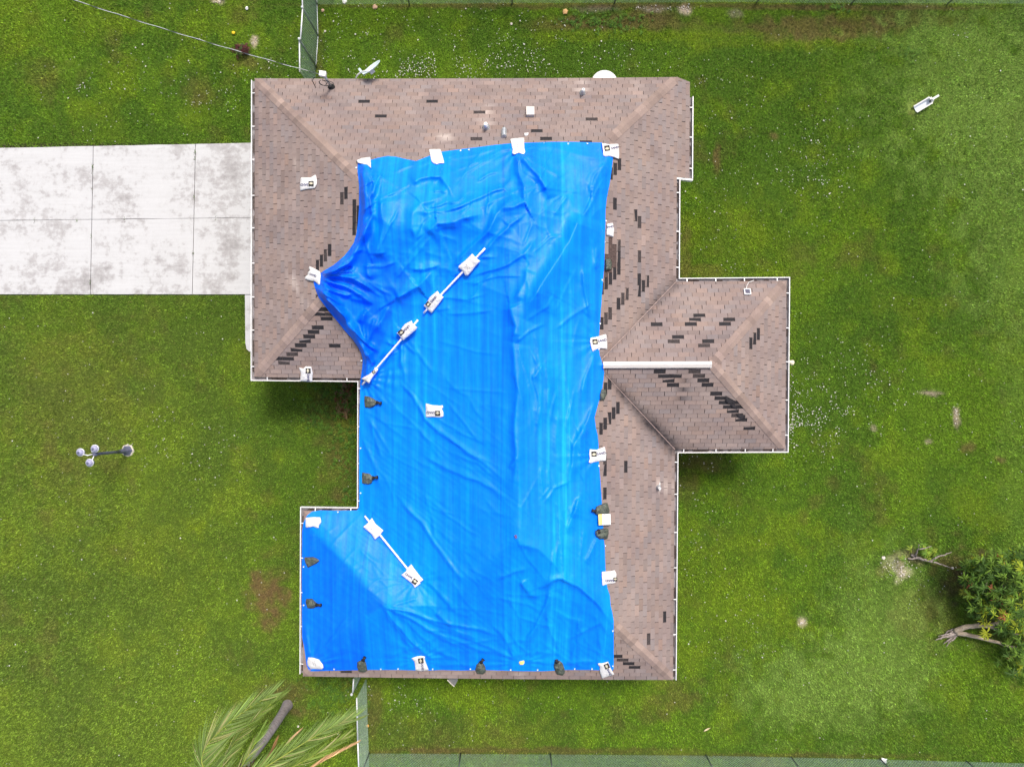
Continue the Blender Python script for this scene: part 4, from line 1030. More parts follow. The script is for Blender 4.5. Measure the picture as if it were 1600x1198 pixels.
scrap('plastic_scrap', [(819,208),(826,207.5),(825,211),(822,213.5),(819.5,212)], M_bag, 'crumpled white scrap on the shingles just above the top sandbag', 'scrap')
scrap('torn_bag_scrap', [(811.5,1031.5),(814,1032.5),(819,1031),(819.5,1035),(817,1038),(812.5,1038),(811,1035)], M_yellow, 'small torn yellow and white scrap on the bottom edge of the tarp', 'scrap', 0.09, 0.03)
m = MB(); b = Vector(P(806, 838, float(surf([806],[838])[0])+0.02)); m.box(b, (0.05, 0.08, 0.03), Matrix.Rotation(0.4, 3, 'Z')); m.box(b+Vector((0.01, 0.03, 0.02)), (0.025, 0.04, 0.02))
tag(m.build('debris_chip', simple('dull_purple_chip', (0.12, 0.08, 0.22), 0.6), None), 'tiny dark chip lying on the lower tarp', 'debris')

# ------------------------------------------------------------------ ground
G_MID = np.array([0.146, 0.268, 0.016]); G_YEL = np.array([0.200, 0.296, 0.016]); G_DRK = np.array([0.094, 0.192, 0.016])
G_BRN = np.array([0.165, 0.115, 0.045]); G_RED = np.array([0.150, 0.085, 0.045]); G_SAND = np.array([0.46, 0.38, 0.28]); G_PALE = np.array([0.215, 0.345, 0.062])
BLOBS = [  # x, y, rx, ry, colour, strength, bareness
 (420,930,34,55,G_BRN,1.0,.6),(1435,955,55,45,G_BRN,.6,.4),(1500,890,45,40,G_RED,.6,.5),(960,38,150,14,G_BRN,.75,.6),(1010,24,60,10,G_RED,.6,.7),(1270,45,160,22,G_BRN,.75,.5),(1400,30,120,16,G_BRN,.55,.4),
 (1010,56,210,9,G_YEL,.7,0),(1230,70,200,9,G_YEL,.7,0),(1427,165,12,16,G_BRN,.9,.8),(1425,174,7,5,G_RED,.9,.9),(545,615,20,26,G_RED,.8,.7),(525,640,45,60,G_BRN,.45,.2),(530,735,30,40,G_BRN,.5,.3),(530,775,26,12,G_RED,.6,.5),
 (450,1078,50,18,G_BRN,.6,.4),(462,1110,16,12,G_RED,.6,.4),(1085,722,45,16,G_RED,.6,.5),(1075,760,20,24,G_BRN,.5,.3),(1072,400,12,60,G_RED,.65,.5),(1100,425,40,10,G_BRN,.6,.4),(388,98,22,14,G_BRN,.6,.3),(310,140,30,24,G_BRN,.4,.1),(70,110,40,20,G_BRN,.3,.1),
 (1455,614,22,5,G_SAND*.62,.95,.8),(1494,655,6,20,G_SAND*.7,.9,.8),(1496,645,4,9,G_SAND,.7,.9),(1511,700,12,8,G_BRN,.7,.4),(1563,718,10,6,G_BRN,.8,.5),(1252,972,9,7,G_SAND,1.0,1),(1120,245,7,26,G_BRN,.8,.4),(1208,212,9,7,G_BRN,.7,.4),(1365,573,8,8,G_BRN,.4,.2),(1366,668,6,5,G_SAND,.6,.6),(1451,690,5,5,G_SAND,.7,.6),
 (1400,883,24,18,G_SAND*.8,.95,.9),(1412,893,16,9,G_SAND,.95,1),(1404,905,8,8,G_SAND,.8,.9),(1380,890,14,12,G_BRN,.6,.4),(1560,935,75,70,np.array([.07,.05,.03]),.85,.8),(1420,870,30,14,np.array([.20,.13,.10]),.7,.6),(1070,15,14,7,G_SAND,1.0,1),(1020,14,30,6,G_SAND*.65,.8,.8),(1150,22,12,8,G_SAND*.6,.7,.7),(895,33,14,8,G_BRN,.7,.5),(340,3,12,4,G_SAND,.9,.9),(398,64,8,9,G_SAND,.9,.9),(930,14,40,6,G_SAND*.5,.7,.7),
 (1510,130,170,170,G_PALE,.8,0),(1290,1075,150,90,G_PALE,.8,0),(1400,1000,80,160,G_PALE,.6,0),(1595,300,120,260,G_PALE,.65,0),(1330,930,40,120,G_PALE,.35,0),(1590,760,40,260,G_PALE,.25,0),  # pale haze painted into the turf colour
 (1150,430,110,150,G_YEL,.35,0),(1130,930,120,140,G_YEL,.4,0),(300,880,140,160,G_YEL,.15,0),(120,640,120,160,G_BRN,.22,0),(240,700,60,90,G_YEL,.25,0),(310,830,16,14,G_YEL,.8,0),(450,330,0.1,0.1,G_YEL,0,0),(150,30,60,40,G_YEL,.35,0),(20,60,50,60,G_YEL,.35,0),
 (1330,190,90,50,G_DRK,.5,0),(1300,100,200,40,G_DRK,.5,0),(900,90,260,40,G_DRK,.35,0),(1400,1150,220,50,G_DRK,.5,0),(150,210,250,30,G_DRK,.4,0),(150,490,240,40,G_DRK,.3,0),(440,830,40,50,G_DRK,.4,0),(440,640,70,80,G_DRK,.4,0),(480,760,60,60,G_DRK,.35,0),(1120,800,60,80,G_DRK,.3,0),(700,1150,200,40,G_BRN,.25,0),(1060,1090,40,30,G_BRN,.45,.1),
 (820,1172,300,6,G_RED,.55,.4),(1200,1180,300,5,G_RED,.45,.3),(900,9,500,5,G_RED,.6,.5),(1350,12,250,5,G_RED,.65,.6),(585,1110,14,50,G_BRN,.5,.3),(500,80,8,60,G_BRN,.3,.1)]
def lawn(px, py):
    """colour of the turf at ground pixel px, py, painted haze included, and how bare it is"""
    a = fbm(px/95, py/95, 200, 4); b = fbm(px/34+7, py/34, 210, 4); c = fbm(px/12, py/12+3, 220, 3); d = fbm(px/210+2, py/210, 230, 3)
    t = (a*0.55+b*0.35+c*0.2+d*0.3)/1.4
    k = sm(0.40, 0.62, t)[..., None]
    C = G_DRK*(1-k)+G_MID*k
    k = sm(0.50, 0.72, 0.5*b+0.5*fbm(px/60, py/60+40, 240, 3))[..., None]*0.5; C = C*(1-k)+G_YEL*k
    k = sm(0.56, 0.80, 0.6*fbm(px/26+20, py/26, 250, 4)+0.4*fbm(px/80, py/80, 255, 2))[..., None]*0.38; C = C*(1-k)+G_BRN*k
    k = sm(900, 1500, px)[..., None]*0.10; C = C*(1-k)+np.array([0.09, 0.18, 0.02])*k
    k = (sm(700, 200, px)*sm(150, 560, py))[..., None]*0.32; C = C*(1-k)+np.array([0.175, 0.205, 0.042])*k
    bare = np.zeros(px.shape)
    nx = (fbm(px/16, py/16, 260, 4)-0.5); ny = (fbm(px/16+50, py/16, 270, 4)-0.5)
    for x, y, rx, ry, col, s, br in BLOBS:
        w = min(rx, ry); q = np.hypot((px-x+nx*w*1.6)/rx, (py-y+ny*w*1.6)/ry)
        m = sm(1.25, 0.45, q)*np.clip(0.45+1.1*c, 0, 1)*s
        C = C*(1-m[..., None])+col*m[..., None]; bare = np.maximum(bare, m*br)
    return C, bare
def axis(a, b, st, far):
    inn = np.arange(a, b+st/2, st); o = np.array([4, 12, 24, 40, 60, 85, 115, 150, 200, 260, 330, 420, 530, 660, 820, 1000, 1300, 1700, 2300, 3200, 5000, 9000, far]); return np.concatenate([a-o[::-1], inn, b+o])
ax_ = axis(-60, 1660, 4, 18000); ay_ = axis(-50, 1250, 4, 18000)
gx, gy = np.meshgrid(ax_, ay_, indexing='ij'); gxf, gyf = gx.ravel(), gy.ravel()
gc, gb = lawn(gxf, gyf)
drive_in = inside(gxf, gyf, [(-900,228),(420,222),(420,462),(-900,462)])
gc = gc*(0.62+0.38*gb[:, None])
gc[drive_in] = np.array([0.05, 0.04, 0.03])
gz = 0.02*(fbm(gxf/60, gyf/60, 300, 3)-0.5); gz[drive_in] = -0.012
nx_, ny_ = len(ax_), len(ay_); idx = np.arange(nx_*ny_).reshape(nx_, ny_)
gf = np.stack([idx[:-1, :-1].ravel(), idx[:-1, 1:].ravel(), idx[1:, 1:].ravel(), idx[1:, :-1].ravel()], 1)
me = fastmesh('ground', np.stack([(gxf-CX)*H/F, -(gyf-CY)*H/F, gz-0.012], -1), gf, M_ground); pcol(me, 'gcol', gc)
tag(obj('ground', me), kind='structure')

# grass blades
ROOFIMG = [tuple(map(float, plan2img(x, y, ZE))) for x, y in OUT]
HIDE = [(CX+W(x, y, 0)[0]*F/H, CY-W(x, y, 0)[1]*F/H) for x, y in WL]      # the house footprint seen on the ground
def scatter(n):
    x = rng.uniform(-40, 1640, n); y = rng.uniform(-35, 1233, n)
    ok = ~inside(x, y, HIDE) & ~inside(x, y, [(-60,232.5-1),(0,231.5),(391,224),(430,224),(430,460.5),(-60,460.5)]) & ~inside(x, y, [(383,458),(428,458),(428,552),(392,550),(384,538)])
    return x[ok], y[ok]
bx, by = scatter(1700000)
bc, bb = lawn(bx, by)
keep = rng.random(len(bx)) > bb*1.05
bx, by, bc = bx[keep], by[keep], bc[keep]; n = len(bx)
clump = fbm(bx/5.0, by/5.0, 320, 2)
hue = rng.random(n); br = np.exp(rng.normal(0, 0.32, n))*(0.66+0.85*clump)
bc = bc*br[:, None]
s_ = hue > 0.965; bc[s_] = bc[s_]*0.4+np.array([0.24, 0.20, 0.07])*0.6
s_ = hue < 0.10; bc[s_] *= 0.55
th = rng.uniform(0, 2*np.pi, n); ln = rng.uniform(0.018, 0.046, n)*(0.8+0.5*clump); hg = rng.uniform(0.014, 0.055, n)*(0.6+0.9*clump); wd_ = rng.uniform(0.006, 0.013, n)
X = (bx-CX)*H/F; Y = -(by-CY)*H/F; Z0 = np.full(n, -0.015)
cx_, sx_ = np.cos(th), np.sin(th); ro = rng.uniform(-0.8, 0.8, n)
px_, py_ = -sx_, cx_
V = np.empty((n, 3, 3), np.float32)
V[:, 0] = np.stack([X-px_*wd_, Y-py_*wd_, Z0], -1); V[:, 1] = np.stack([X+px_*wd_, Y+py_*wd_, Z0+0.008*ro], -1)
V[:, 2] = np.stack([X+cx_*ln, Y+sx_*ln, Z0+hg+0.012], -1)
me = fastmesh('lawn_grass', V.reshape(-1, 3), np.arange(3*n).reshape(n, 3), M_blade, False); pcol(me, 'gcol', np.repeat(bc, 3, 0))
tag(obj('lawn_grass', me), kind='stuff')
# white clover heads
CL = [(700,104,120,14,420),(640,110,50,10,150),(880,90,110,22,220),(1270,270,60,60,260),(1255,660,45,40,330),(1245,620,30,60,150),(1330,600,90,60,180),(1300,640,60,40,150),(1240,665,10,14,90),(760,60,160,50,260),(560,60,60,50,120),(215,130,120,60,170),(125,132,12,8,30),(320,160,40,25,70),(300,690,60,40,90),(270,700,90,60,70),(1130,360,60,90,120),(1140,140,70,40,90),(1090,820,40,70,70),(1080,600,20,150,60),(1120,960,60,80,60),(1170,1000,40,30,60),(1440,920,30,30,30),(700,1100,200,40,110),(620,1080,50,20,60),(1290,230,40,40,60),(1400,560,150,120,90),(1370,760,120,120,60),(60,820,120,120,50),(150,620,120,60,40),(330,1040,90,60,40),(520,60,20,50,40),(430,100,60,30,60),(1180,250,40,30,40),(1500,240,90,90,40),(1510,60,20,12,20)]
fx_, fy_ = [], []
for x, y, rx, ry, k in CL:
    k = int(k*0.75); fx_.append(rng.normal(x, rx*0.7, k)); fy_.append(rng.normal(y, ry*0.75, k))
fx_.append(rng.uniform(0, 1600, 900)); fy_.append(rng.uniform(0, 1198, 900))
fx_ = np.concatenate(fx_); fy_ = np.concatenate(fy_)
ok = ~inside(fx_, fy_, HIDE) & ~inside(fx_, fy_, [(-60,230),(430,222),(430,462),(-60,462)])
ok &= vnoise(fx_/14, fy_/14, 350) > 0.35
fx_, fy_ = fx_[ok], fy_[ok]; n = len(fx_)
r = rng.uniform(0.008, 0.017, n)*np.where(rng.random(n) > 0.9, 1.5, 1); V = np.empty((n, 7, 3), np.float32); X = (fx_-CX)*H/F; Y = -(fy_-CY)*H/F
for k in range(6):
    t = k*math.pi/3; V[:, k] = np.stack([X+r*math.cos(t), Y+r*math.sin(t), np.full(n, 0.035)], -1)
V[:, 6] = np.stack([X, Y, np.full(n, 0.052)], -1)
Fb = np.array([[k, (k+1) % 6, 6] for k in range(6)]); Fq = (np.arange(n)[:, None, None]*7+Fb[None]).reshape(-1, 3)
tag(obj('clover_flowers', fastmesh('clover_flowers', V.reshape(-1, 3), Fq, simple('white_clover', (0.52, 0.52, 0.47), 0.8, 0, 0.15, 40))), kind='stuff')

# ------------------------------------------------------------------ driveway slabs
def gp(x, y, z=0.0): return P(x, y, z) if False else ((x-CX)*H/F, -(y-CY)*H/F, z)
drive = mesh('driveway', [gp(*p, z) for z in (-0.06, -0.004) for p in ((-900,250),(425,226),(425,458),(-900,458))], [(4,5,6,7)[::-1],(0,1,5,4),(1,2,6,5),(2,3,7,6),(3,0,4,7)], simple('driveway_bed', (0.22, 0.20, 0.18), 0.95, 0, 0.4, 10))
drive = tag(obj('driveway', drive), kind='structure')
ytop = lambda x: 232.0-8.0*x/391.0
ymid = lambda x: 345.0-4.5*x/391.0
cols = [(-330,-330.5),(-160,-162),(146.8,142.2),(306.3,301.2),(428,427)]
for i in range(4):
    for j in range(2):
        xa = lambda y: cols[i][0]+(cols[i][1]-cols[i][0])*(y-230)/230; xb = lambda y: cols[i+1][0]+(cols[i+1][1]-cols[i+1][0])*(y-230)/230
        y0 = (ytop, ymid)[j]; y1 = (ymid, lambda x: 460.0)[j]; g = 0.5
        q = []
        for t in np.linspace(0, 1, 9): 
            y = y0(0)+0; xA, xB = xa(y0(100))+g, xb(y0(100))-g; x = xA+(xB-xA)*t; q.append((x, y0(x)+(g*0.7 if j else 0)+rng.normal(0, .12)))
        for t in np.linspace(0, 1, 9):
            xA, xB = xa(y1(100))+g, xb(y1(100))-g; x = xB+(xA-xB)*t; q.append((x, y1(x)-(0 if j else g*0.7)+rng.normal(0, .12)))
        n = len(q); V = [gp(x, y, 0.035) for x, y in q]+[gp(x, y, -0.05) for x, y in q]
        obj('slab', mesh('slab', V, [tuple(range(n))[::-1]]+[(k, (k+1) % n, n+(k+1) % n, n+k) for k in range(n)], M_conc), drive)
# weeds in the joints
m = MB(); wc = []
for x, y, k in ((146,262,26),(145,268,10),(305.5,240,22),(305,250,14),(304,310,12),(143,370,8),(142,442,14),(302.5,395,14),(338,341.5,10),(122,344,8),(196,343,8),(55,344.5,10),(145,300,5)):
    for _ in range(k):
        a = rng.uniform(0, 6.28); l = rng.uniform(.02, .05); X0, Y0, _z = gp(x+rng.normal(0, .5), y+rng.normal(0, 2.6)); dx, dy = math.cos(a), math.sin(a); z0 = 0.03
        m.add([(X0-dy*.008, Y0+dx*.008, z0), (X0+dy*.008, Y0-dx*.008, z0), (X0+dx*l, Y0+dy*l, z0+.03)], [(0, 1, 2)]); wc += [G_DRK*rng.uniform(.5, 1.2) if rng.random() > .4 else np.array([.05, .035, .03])]*3
o = m.build('joint_weeds', M_blade, drive); pcol(o.data, 'gcol', np.array(wc)); tag(o, kind='stuff')
q = [(383.5,461),(425,461),(425,548),(390,549),(386,545),(384.2,536)]
n = len(q); V = [gp(x, y, 0.045) for x, y in q]+[gp(x, y, -0.05) for x, y in q]
tag(obj('concrete_pad', mesh('concrete_pad', V, [tuple(range(n))[::-1]]+[(k, (k+1) % n, n+(k+1) % n, n+k) for k in range(n)], M_conc)), kind='structure')

# ------------------------------------------------------------------ chain link fences
def fence(pts, h, posts, label, top=True, base_rail=False, sp=0.085, caps=()):
    """pts: base line in ground pixels; posts: (x, y, height)"""
    root = thing('chain_link_fence', label, 'fence', gp(*pts[0])); ch = []
    m = MB(); tr = MB(); bl = MB()
    for i in range(len(pts)-1):
        A = Vector(gp(*pts[i])); B = Vector(gp(*pts[i+1])); D = B-A; L_ = D.length; D.normalize(); N_ = Vector((-D.y, D.x, 0))
        for sgn in (1, -1):
            s0 = -h if sgn > 0 else 0.0; s = s0
            while s < (L_ if sgn > 0 else L_+h):
                # wire runs x = s + sgn*z
                za, zb = 0.04, h-0.02
                def clampz(z): return z
                xa, xb = s+sgn*za, s+sgn*zb
                if sgn > 0:
                    if xa < 0: za = -s; xa = 0
                    if xb > L_: zb = L_-s; xb = L_
                else:
                    if xa > L_: za = s-L_; xa = L_
                    if xb < 0: zb = s; xb = 0
                if zb-za > 0.05:
                    p = A+D*xa+Vector((0, 0, za)); q = A+D*xb+Vector((0, 0, zb)); r = 0.0031; o = N_*(0.003*sgn)
                    e = (q-p).normalized(); e2 = N_.cross(e)
                    T = [N_*r, (N_*-0.5+e2*0.87)*r, (N_*-0.5-e2*0.87)*r]
                    m.add([p+o+t for t in T]+[q+o+t for t in T], [(0,1,4,3),(1,2,5,4),(2,0,3,5)])
                s += sp
        tr.tube([A+Vector((0,0,h)), B+Vector((0,0,h))], 0.021, 8)
        bl.tube([A+Vector((0,0,0.05)), B+Vector((0,0,0.05))], 0.012, 6)
    w = m.build('wire_mesh', M_wire); tag(w, kind='stuff'); ch.append(w)
    if top: ch.append(tr.build('top_rail', M_rail, None, True))
    if base_rail: ch.append(bl.build('bottom_wire', M_rail, None, True))
    for x, y, hp in posts:
        b = Vector(gp(x, y)); m = MB(); m.tube([b+Vector((0, 0, -0.1)), b+Vector((0, 0, hp))], 0.024, 10); p = m.build('post', M_post, None, True); ch.append(p)
        m = MB(); m.lathe([(0.036, 0), (0.038, 0.03), (0.026, 0.055), (0.001, 0.065)], b+Vector((0, 0, hp)), 10); c = m.build('post_cap', M_rail, p, True)
    kids(ch, root); return root
fence([(494,150),(493.5,104)], 1.70, [(494.5,105,1.78)], 'short chain link gate section between the house and the fence at the top left')
fence([(494.5,102),(497.5,58),(496,10),(495,-60)], 1.66, [(497.5,57,1.68),(496,8,1.68)], 'chain link side fence running up from the gate to the top edge', base_rail=True)
fence([(497,8.5),(760,6.5),(1180,4.5),(1200,5.5),(1680,7.5)], 1.5, [(640,7.3,1.55),(800,6.2,1.55),(960,5.4,1.55),(1182,4.5,1.55),(1330,6,1.55),(1480,6.8,1.55),(1630,7.2,1.55)], 'long chain link fence along the back of the lawn at the top')
fence([(568.5,1030),(567.2,1050)], 1.42, [(566.5,1051,1.5)], 'stub of chain link fence with a capped post by the bottom eave')
fence([(573,1058),(574.5,1120),(576.5,1175),(577.5,1270)], 1.42, [(576.8,1176,1.46)], 'chain link fence running down from the house to the bottom corner')
fence([(577,1175.5),(860,1177),(1110,1179),(1340,1184),(1680,1193)], 1.42, [(720,1176.2,1.46),(860,1177,1.46),(1103,1179,1.46),(1236,1182,1.46),(1375,1185,1.46),(1510,1188.5,1.46)], 'long chain link fence along the bottom edge of the lawn')

# ------------------------------------------------------------------ service mast and overhead cable
mb = rp(518, 137); mast = thing('service_mast', 'grey electric service mast with a white cap at the top left eave', 'mast', mb); ch = []
m = MB(); m.lathe([(0.10, -0.06), (0.10, 0.02), (0.075, 0.05), (0.05, 0.11), (0.042, 0.12)], mb, 16); ch.append(m.build('rubber_boot', M_black, None, True))
top = Vector((mb.x, mb.y, mb.z+0.74)); m = MB(); m.tube([mb, top], 0.036, 12); ch.append(m.build('pipe', M_galv, None, True))
m = MB(); m.box(top+Vector((-0.03, 0.03, 0.03)), (0.17, 0.13, 0.11), Matrix.Rotation(-0.15, 3, 'Z')); ch.append(m.build('weather_head', M_white))
m = MB()
for k in range(3):
    t = top+Vector((-0.06+0.03*k, -0.01, 0.0)); V = []
    for i in range(13):
        a = i/12*math.pi*(1.35+0.2*k); V.append(t+Vector((0.09*math.sin(a)*(1+0.5*k)+0.02*k, -0.10-0.09*(1-math.cos(a))*0.6, -0.10*math.sin(a*0.7)-0.02*k)))
    m.tube(V, 0.008, 6)
m.tube([top+Vector((-.12,-.03,0)), top+Vector((-.28,-.02,-.06)), top+Vector((-.36,-.06,-.16)), top+Vector((-.30,-.20,-.28))], 0.010, 6)
ch.append(m.build('drip_loop', M_black, None, True)); kids(ch, mast)
A = Vector(top+Vector((-0.10, 0.03, 0.02))); Bz = 5.4; B = Vector(P(60, -18, Bz)); cab = thing('power_cable', 'twisted overhead power cable crossing the top left corner of the lawn', 'cable', A); ch = []
n = 420; 
for k in range(2):
    V = []
    for i in range(n):
        t = i/(n-1); c = A.lerp(B, t)+Vector((0, 0, -0.28*4*t*(1-t)*0.6)); L_ = (B-A).length*t; an = L_/0.86*2*math.pi+k*math.pi
        d = (B-A).normalized(); s = d.cross(Vector((0, 0, 1))).normalized(); u = s.cross(d)
        rr = 0.0072*min(1, 0.2+L_)
        V.append(c+s*(math.cos(an)*rr)+u*(math.sin(an)*rr))
    m = MB(); m.tube(V, 0.0068, 6); ch.append(m.build('strand', (M_cable, M_alu)[k], None, True))
kids(ch, cab)

# ------------------------------------------------------------------ satellite dish
zc = 2.75; dc = Vector(P(582, 108, zc)); dish = thing('satellite_dish', 'pale blue oval satellite dish on a bent arm at the top eave', 'satellite dish', P(558, 121, 2.4)); ch = []
nrm = Vector((-0.53, 0.64, 0.56)).normalized(); R = nrm.to_track_quat('Z', 'Y').to_matrix()
m = MB(); pr = [(0.001, 0.0), (0.1, 0.005), (0.2, 0.022), (0.29, 0.05), (0.30, 0.056), (0.30, 0.045), (0.2, 0.01), (0.1, -0.008), (0.001, -0.012)]
m.lathe(pr, dc, 28, R); ch.append(m.build('reflector', M_dish, None, True))
m = MB(); m.tube([P(556, 122, 2.42), P(559, 117, 2.5), P(565, 112.5, 2.62), P(572, 111, 2.70), dc-nrm*0.05], 0.022, 8); ch.append(m.build('arm', M_white, None, True))
m = MB(); m.box(dc-nrm*0.06-Vector((0.05, 0.02, 0)), (0.13, 0.16, 0.08), R); ch.append(m.build('mount_plate', M_white))
mj = Vector((-0.77, -0.64, 0)); m = MB(); m.tube([dc+mj*0.28, dc+mj*0.30+nrm*0.16], 0.012, 6); m.box(dc+mj*0.29+nrm*0.18, (0.06, 0.06, 0.09), R); ch.append(m.build('receiver_horn', M_dish))
kids(ch, dish)
# round white tank behind the wall
tk = Vector(P(945, 129.5, 1.35)); tk.z = 0; m = MB()
tank = thing('round_tank', 'round white tank top peeking out from under the top eave', 'tank', tk); ch = []
m.lathe([(0.37, 0), (0.39, 0.05), (0.39, 1.22), (0.385, 1.25)], tk, 36); ch.append(m.build('tank_body', M_pvc, None, True))
m = MB(); m.lathe([(0.395, 1.245), (0.395, 1.28), (0.36, 1.31), (0.2, 1.345), (0.001, 1.355)], tk, 36); ch.append(m.build('tank_lid', M_pvc, None, True)); kids(ch, tank)
# floodlight on the right wing
fl_ = Vector(P(1236.5, 567, 2.35)); m = MB(); lt = thing('wall_floodlight', 'small cream floodlight sticking out past the right wing gutter', 'light', fl_); ch = []
R = Vector((0.8, -0.2, -0.5)).normalized().to_track_quat('Z', 'Y').to_matrix()
m.lathe([(0.02, -0.08), (0.04, -0.05), (0.075, 0.05), (0.08, 0.06), (0.06, 0.06), (0.001, 0.05)], fl_+Vector((-.02, .02, 0)), 14, R); ch.append(m.build('lamp_head', simple('cream_plastic', (.75, .68, .48), .4, 0, .05), None, True))
m = MB(); m.tube([fl_+Vector((-.02, .02, 0)), fl_+Vector((-.2, .02, .03)), fl_+Vector((-.48, .02, -.05))], 0.02, 8); ch.append(m.build('bracket', M_white, None, True)); kids(ch, lt)
# grey tin hood under the bottom eave
m = MB(); q0 = [P(698.5, 1056, 2.30), P(716, 1055, 2.30), P(715, 1063, 2.25), P(710, 1072, 2.2), P(703, 1065.5, 2.25)]
m.add([Vector(p) for p in q0]+[Vector(p)-Vector((0, 0, 0.10)) for p in q0], [(4,3,2,1,0)]+[(i, (i+1) % 5, 5+(i+1) % 5, 5+i) for i in range(5)]+[(5,6,7,8,9)])
hd = tag(m.build('tin_hood', simple('grey_tin', (0.20, 0.20, 0.19), 0.6, 0.2, 0.2, 14)), 'pointed grey tin hood poking out under the bottom eave', 'hood')
m = MB(); m.tube([Vector(P(699, 1061.5, 2.31)), Vector(P(703, 1066, 2.27)), Vector(P(709.5, 1072, 2.21))], 0.012, 6); m.build('edge_trim', M_stonew, hd)

# ------------------------------------------------------------------ lamp post on the left lawn
lb = Vector(gp(199.5, 703.5)); lamp = thing('lamp_post', 'blue grey garden lamp post with three glass heads on the left lawn', 'lamp post', lb); ch = []
m = MB(); m.lathe([(0.001, 0.02), (0.185, 0.02), (0.20, 0.0), (0.20, -0.05)], lb, 8); ch.append(m.build('footing', M_stonew))
m = MB(); m.lathe([(0.165, 0.02), (0.165, 0.05), (0.14, 0.08), (0.09, 0.20), (0.06, 0.42), (0.05, 0.5)], lb, 6); ch.append(m.build('base', M_lamp))
ht = lb+Vector((0, 0.06, 1.72)); m = MB(); m.tube([lb+Vector((0, 0, .45)), lb+Vector((0, .02, .9)), lb+Vector((0, .035, 1.25)), ht], [.05, .042, .04, .038], 12); m.lathe([(.045, 0), (.055, .03), (.045, .06)], lb+Vector((0, .03, 1.1)), 12); ch.append(m.build('pole', M_lamp, None, True))
m = MB(); m.lathe([(0.03, -.09), (0.07, -.04), (0.075, .02), (0.04, .06), (0.001, .09)], ht, 12); ch.append(m.build('hub', M_lamp, None, True))
for hx, hy in ((127, 706.2), (149.5, 700.5), (141.5, 722.5)):
    c = Vector(P(hx, hy, 1.80)); d = (c-ht); d.z = 0; d.normalize(); s = Vector((-d.y, d.x, 0))
    m = MB(); m.tube([ht+d*0.03+Vector((0, 0, .03)), ht+(c-ht)*0.35+s*0.05+Vector((0, 0, .10)), ht+(c-ht)*0.75+s*0.04+Vector((0, 0, .08)), c+Vector((0, 0, -.10))], 0.014, 8); ch.append(m.build('arm', M_rail, None, True))
    m = MB(); m.lathe([(0.04, -.12), (0.085, -.05), (0.108, .03), (0.100, .07), (0.07, .12), (0.03, .15), (0.001, .155)], c, 18); sh = m.build('lamp_shade', M_globe, None, True); ch.append(sh)
    m = MB(); m.lathe([(0.105, .025), (0.116, .035), (0.116, .05), (0.10, .055)], c, 18); m.build('rim', M_rail, sh, True)
    m = MB(); m.lathe([(0.03, .15), (0.022, .17), (0.001, .19)], c, 10); m.lathe([(0.045, .118), (0.06, .125), (0.03, .152)], c, 10); m.build('finial', M_lamp, sh, True)
kids(ch, lamp)

# ------------------------------------------------------------------ white pedestal on the right lawn
pb = Vector(gp(1428.5, 172.5)); ped = thing('channel_cover', 'white open channel shaped cover lying on the upper right lawn', 'cover', pb); ch = []
R = Matrix.Rotation(math.radians(30), 3, 'Z') @ Matrix.Rotation(math.radians(66), 3, 'Y')      # lying on its back, open side up
loc = lambda x, y, z: pb+Vector((0, 0, .055))+R @ Vector((x*0.75, y*0.72, z*0.74))
MW_ = simple('white_pedestal_plastic', (0.78, 0.78, 0.76), 0.45, 0, 0.06, 10)
def panel(name, q, th, mt):
    V = [loc(*p) for p in q]; n_ = (V[1]-V[0]).cross(V[2]-V[0]).normalized()*th; m = MB(); k = len(V)
    m.add(V+[v-n_ for v in V], [tuple(range(k)), tuple(range(k, 2*k))[::-1]]+[(i, k+i, k+(i+1) % k, (i+1) % k) for i in range(k)]); o = m.build(name, mt); ch.append(o); return o
panel('side_panel', [(-.07, .115, 0), (.05, .115, 0), (.05, .115, .66), (-.07, .115, .60)], .04, MW_)
panel('side_panel', [(.05, -.105, 0), (-.07, -.105, 0), (-.07, -.105, .60), (.05, -.105, .66)], .04, MW_)
panel('back_panel', [(.05, -.105, 0), (.05, -.105, .66), (.05, .115, .66), (.05, .115, 0)], .012, simple('bluish_grey_panel', (.74, .80, .86), .4, 0, .08))
panel('hood', [(-.07, .115, .60), (-.07, -.105, .60), (.05, -.105, .70), (.05, .115, .70)], -.02, MW_)
panel('neck_box', [(-.045, .045, .66), (-.045, -.05, .66), (-.03, -.045, .93), (-.03, .04, .93)], -.07, MW_)
m = MB(); m.box(loc(-.055, 0, .74), (.015, .06, .07), R); ch.append(m.build('grey_plate', M_galv))
m = MB(); m.box(loc(-.06, -.02, .58), (.03, .05, .05), R); ch.append(m.build('lock_knob', M_black)); kids(ch, ped)

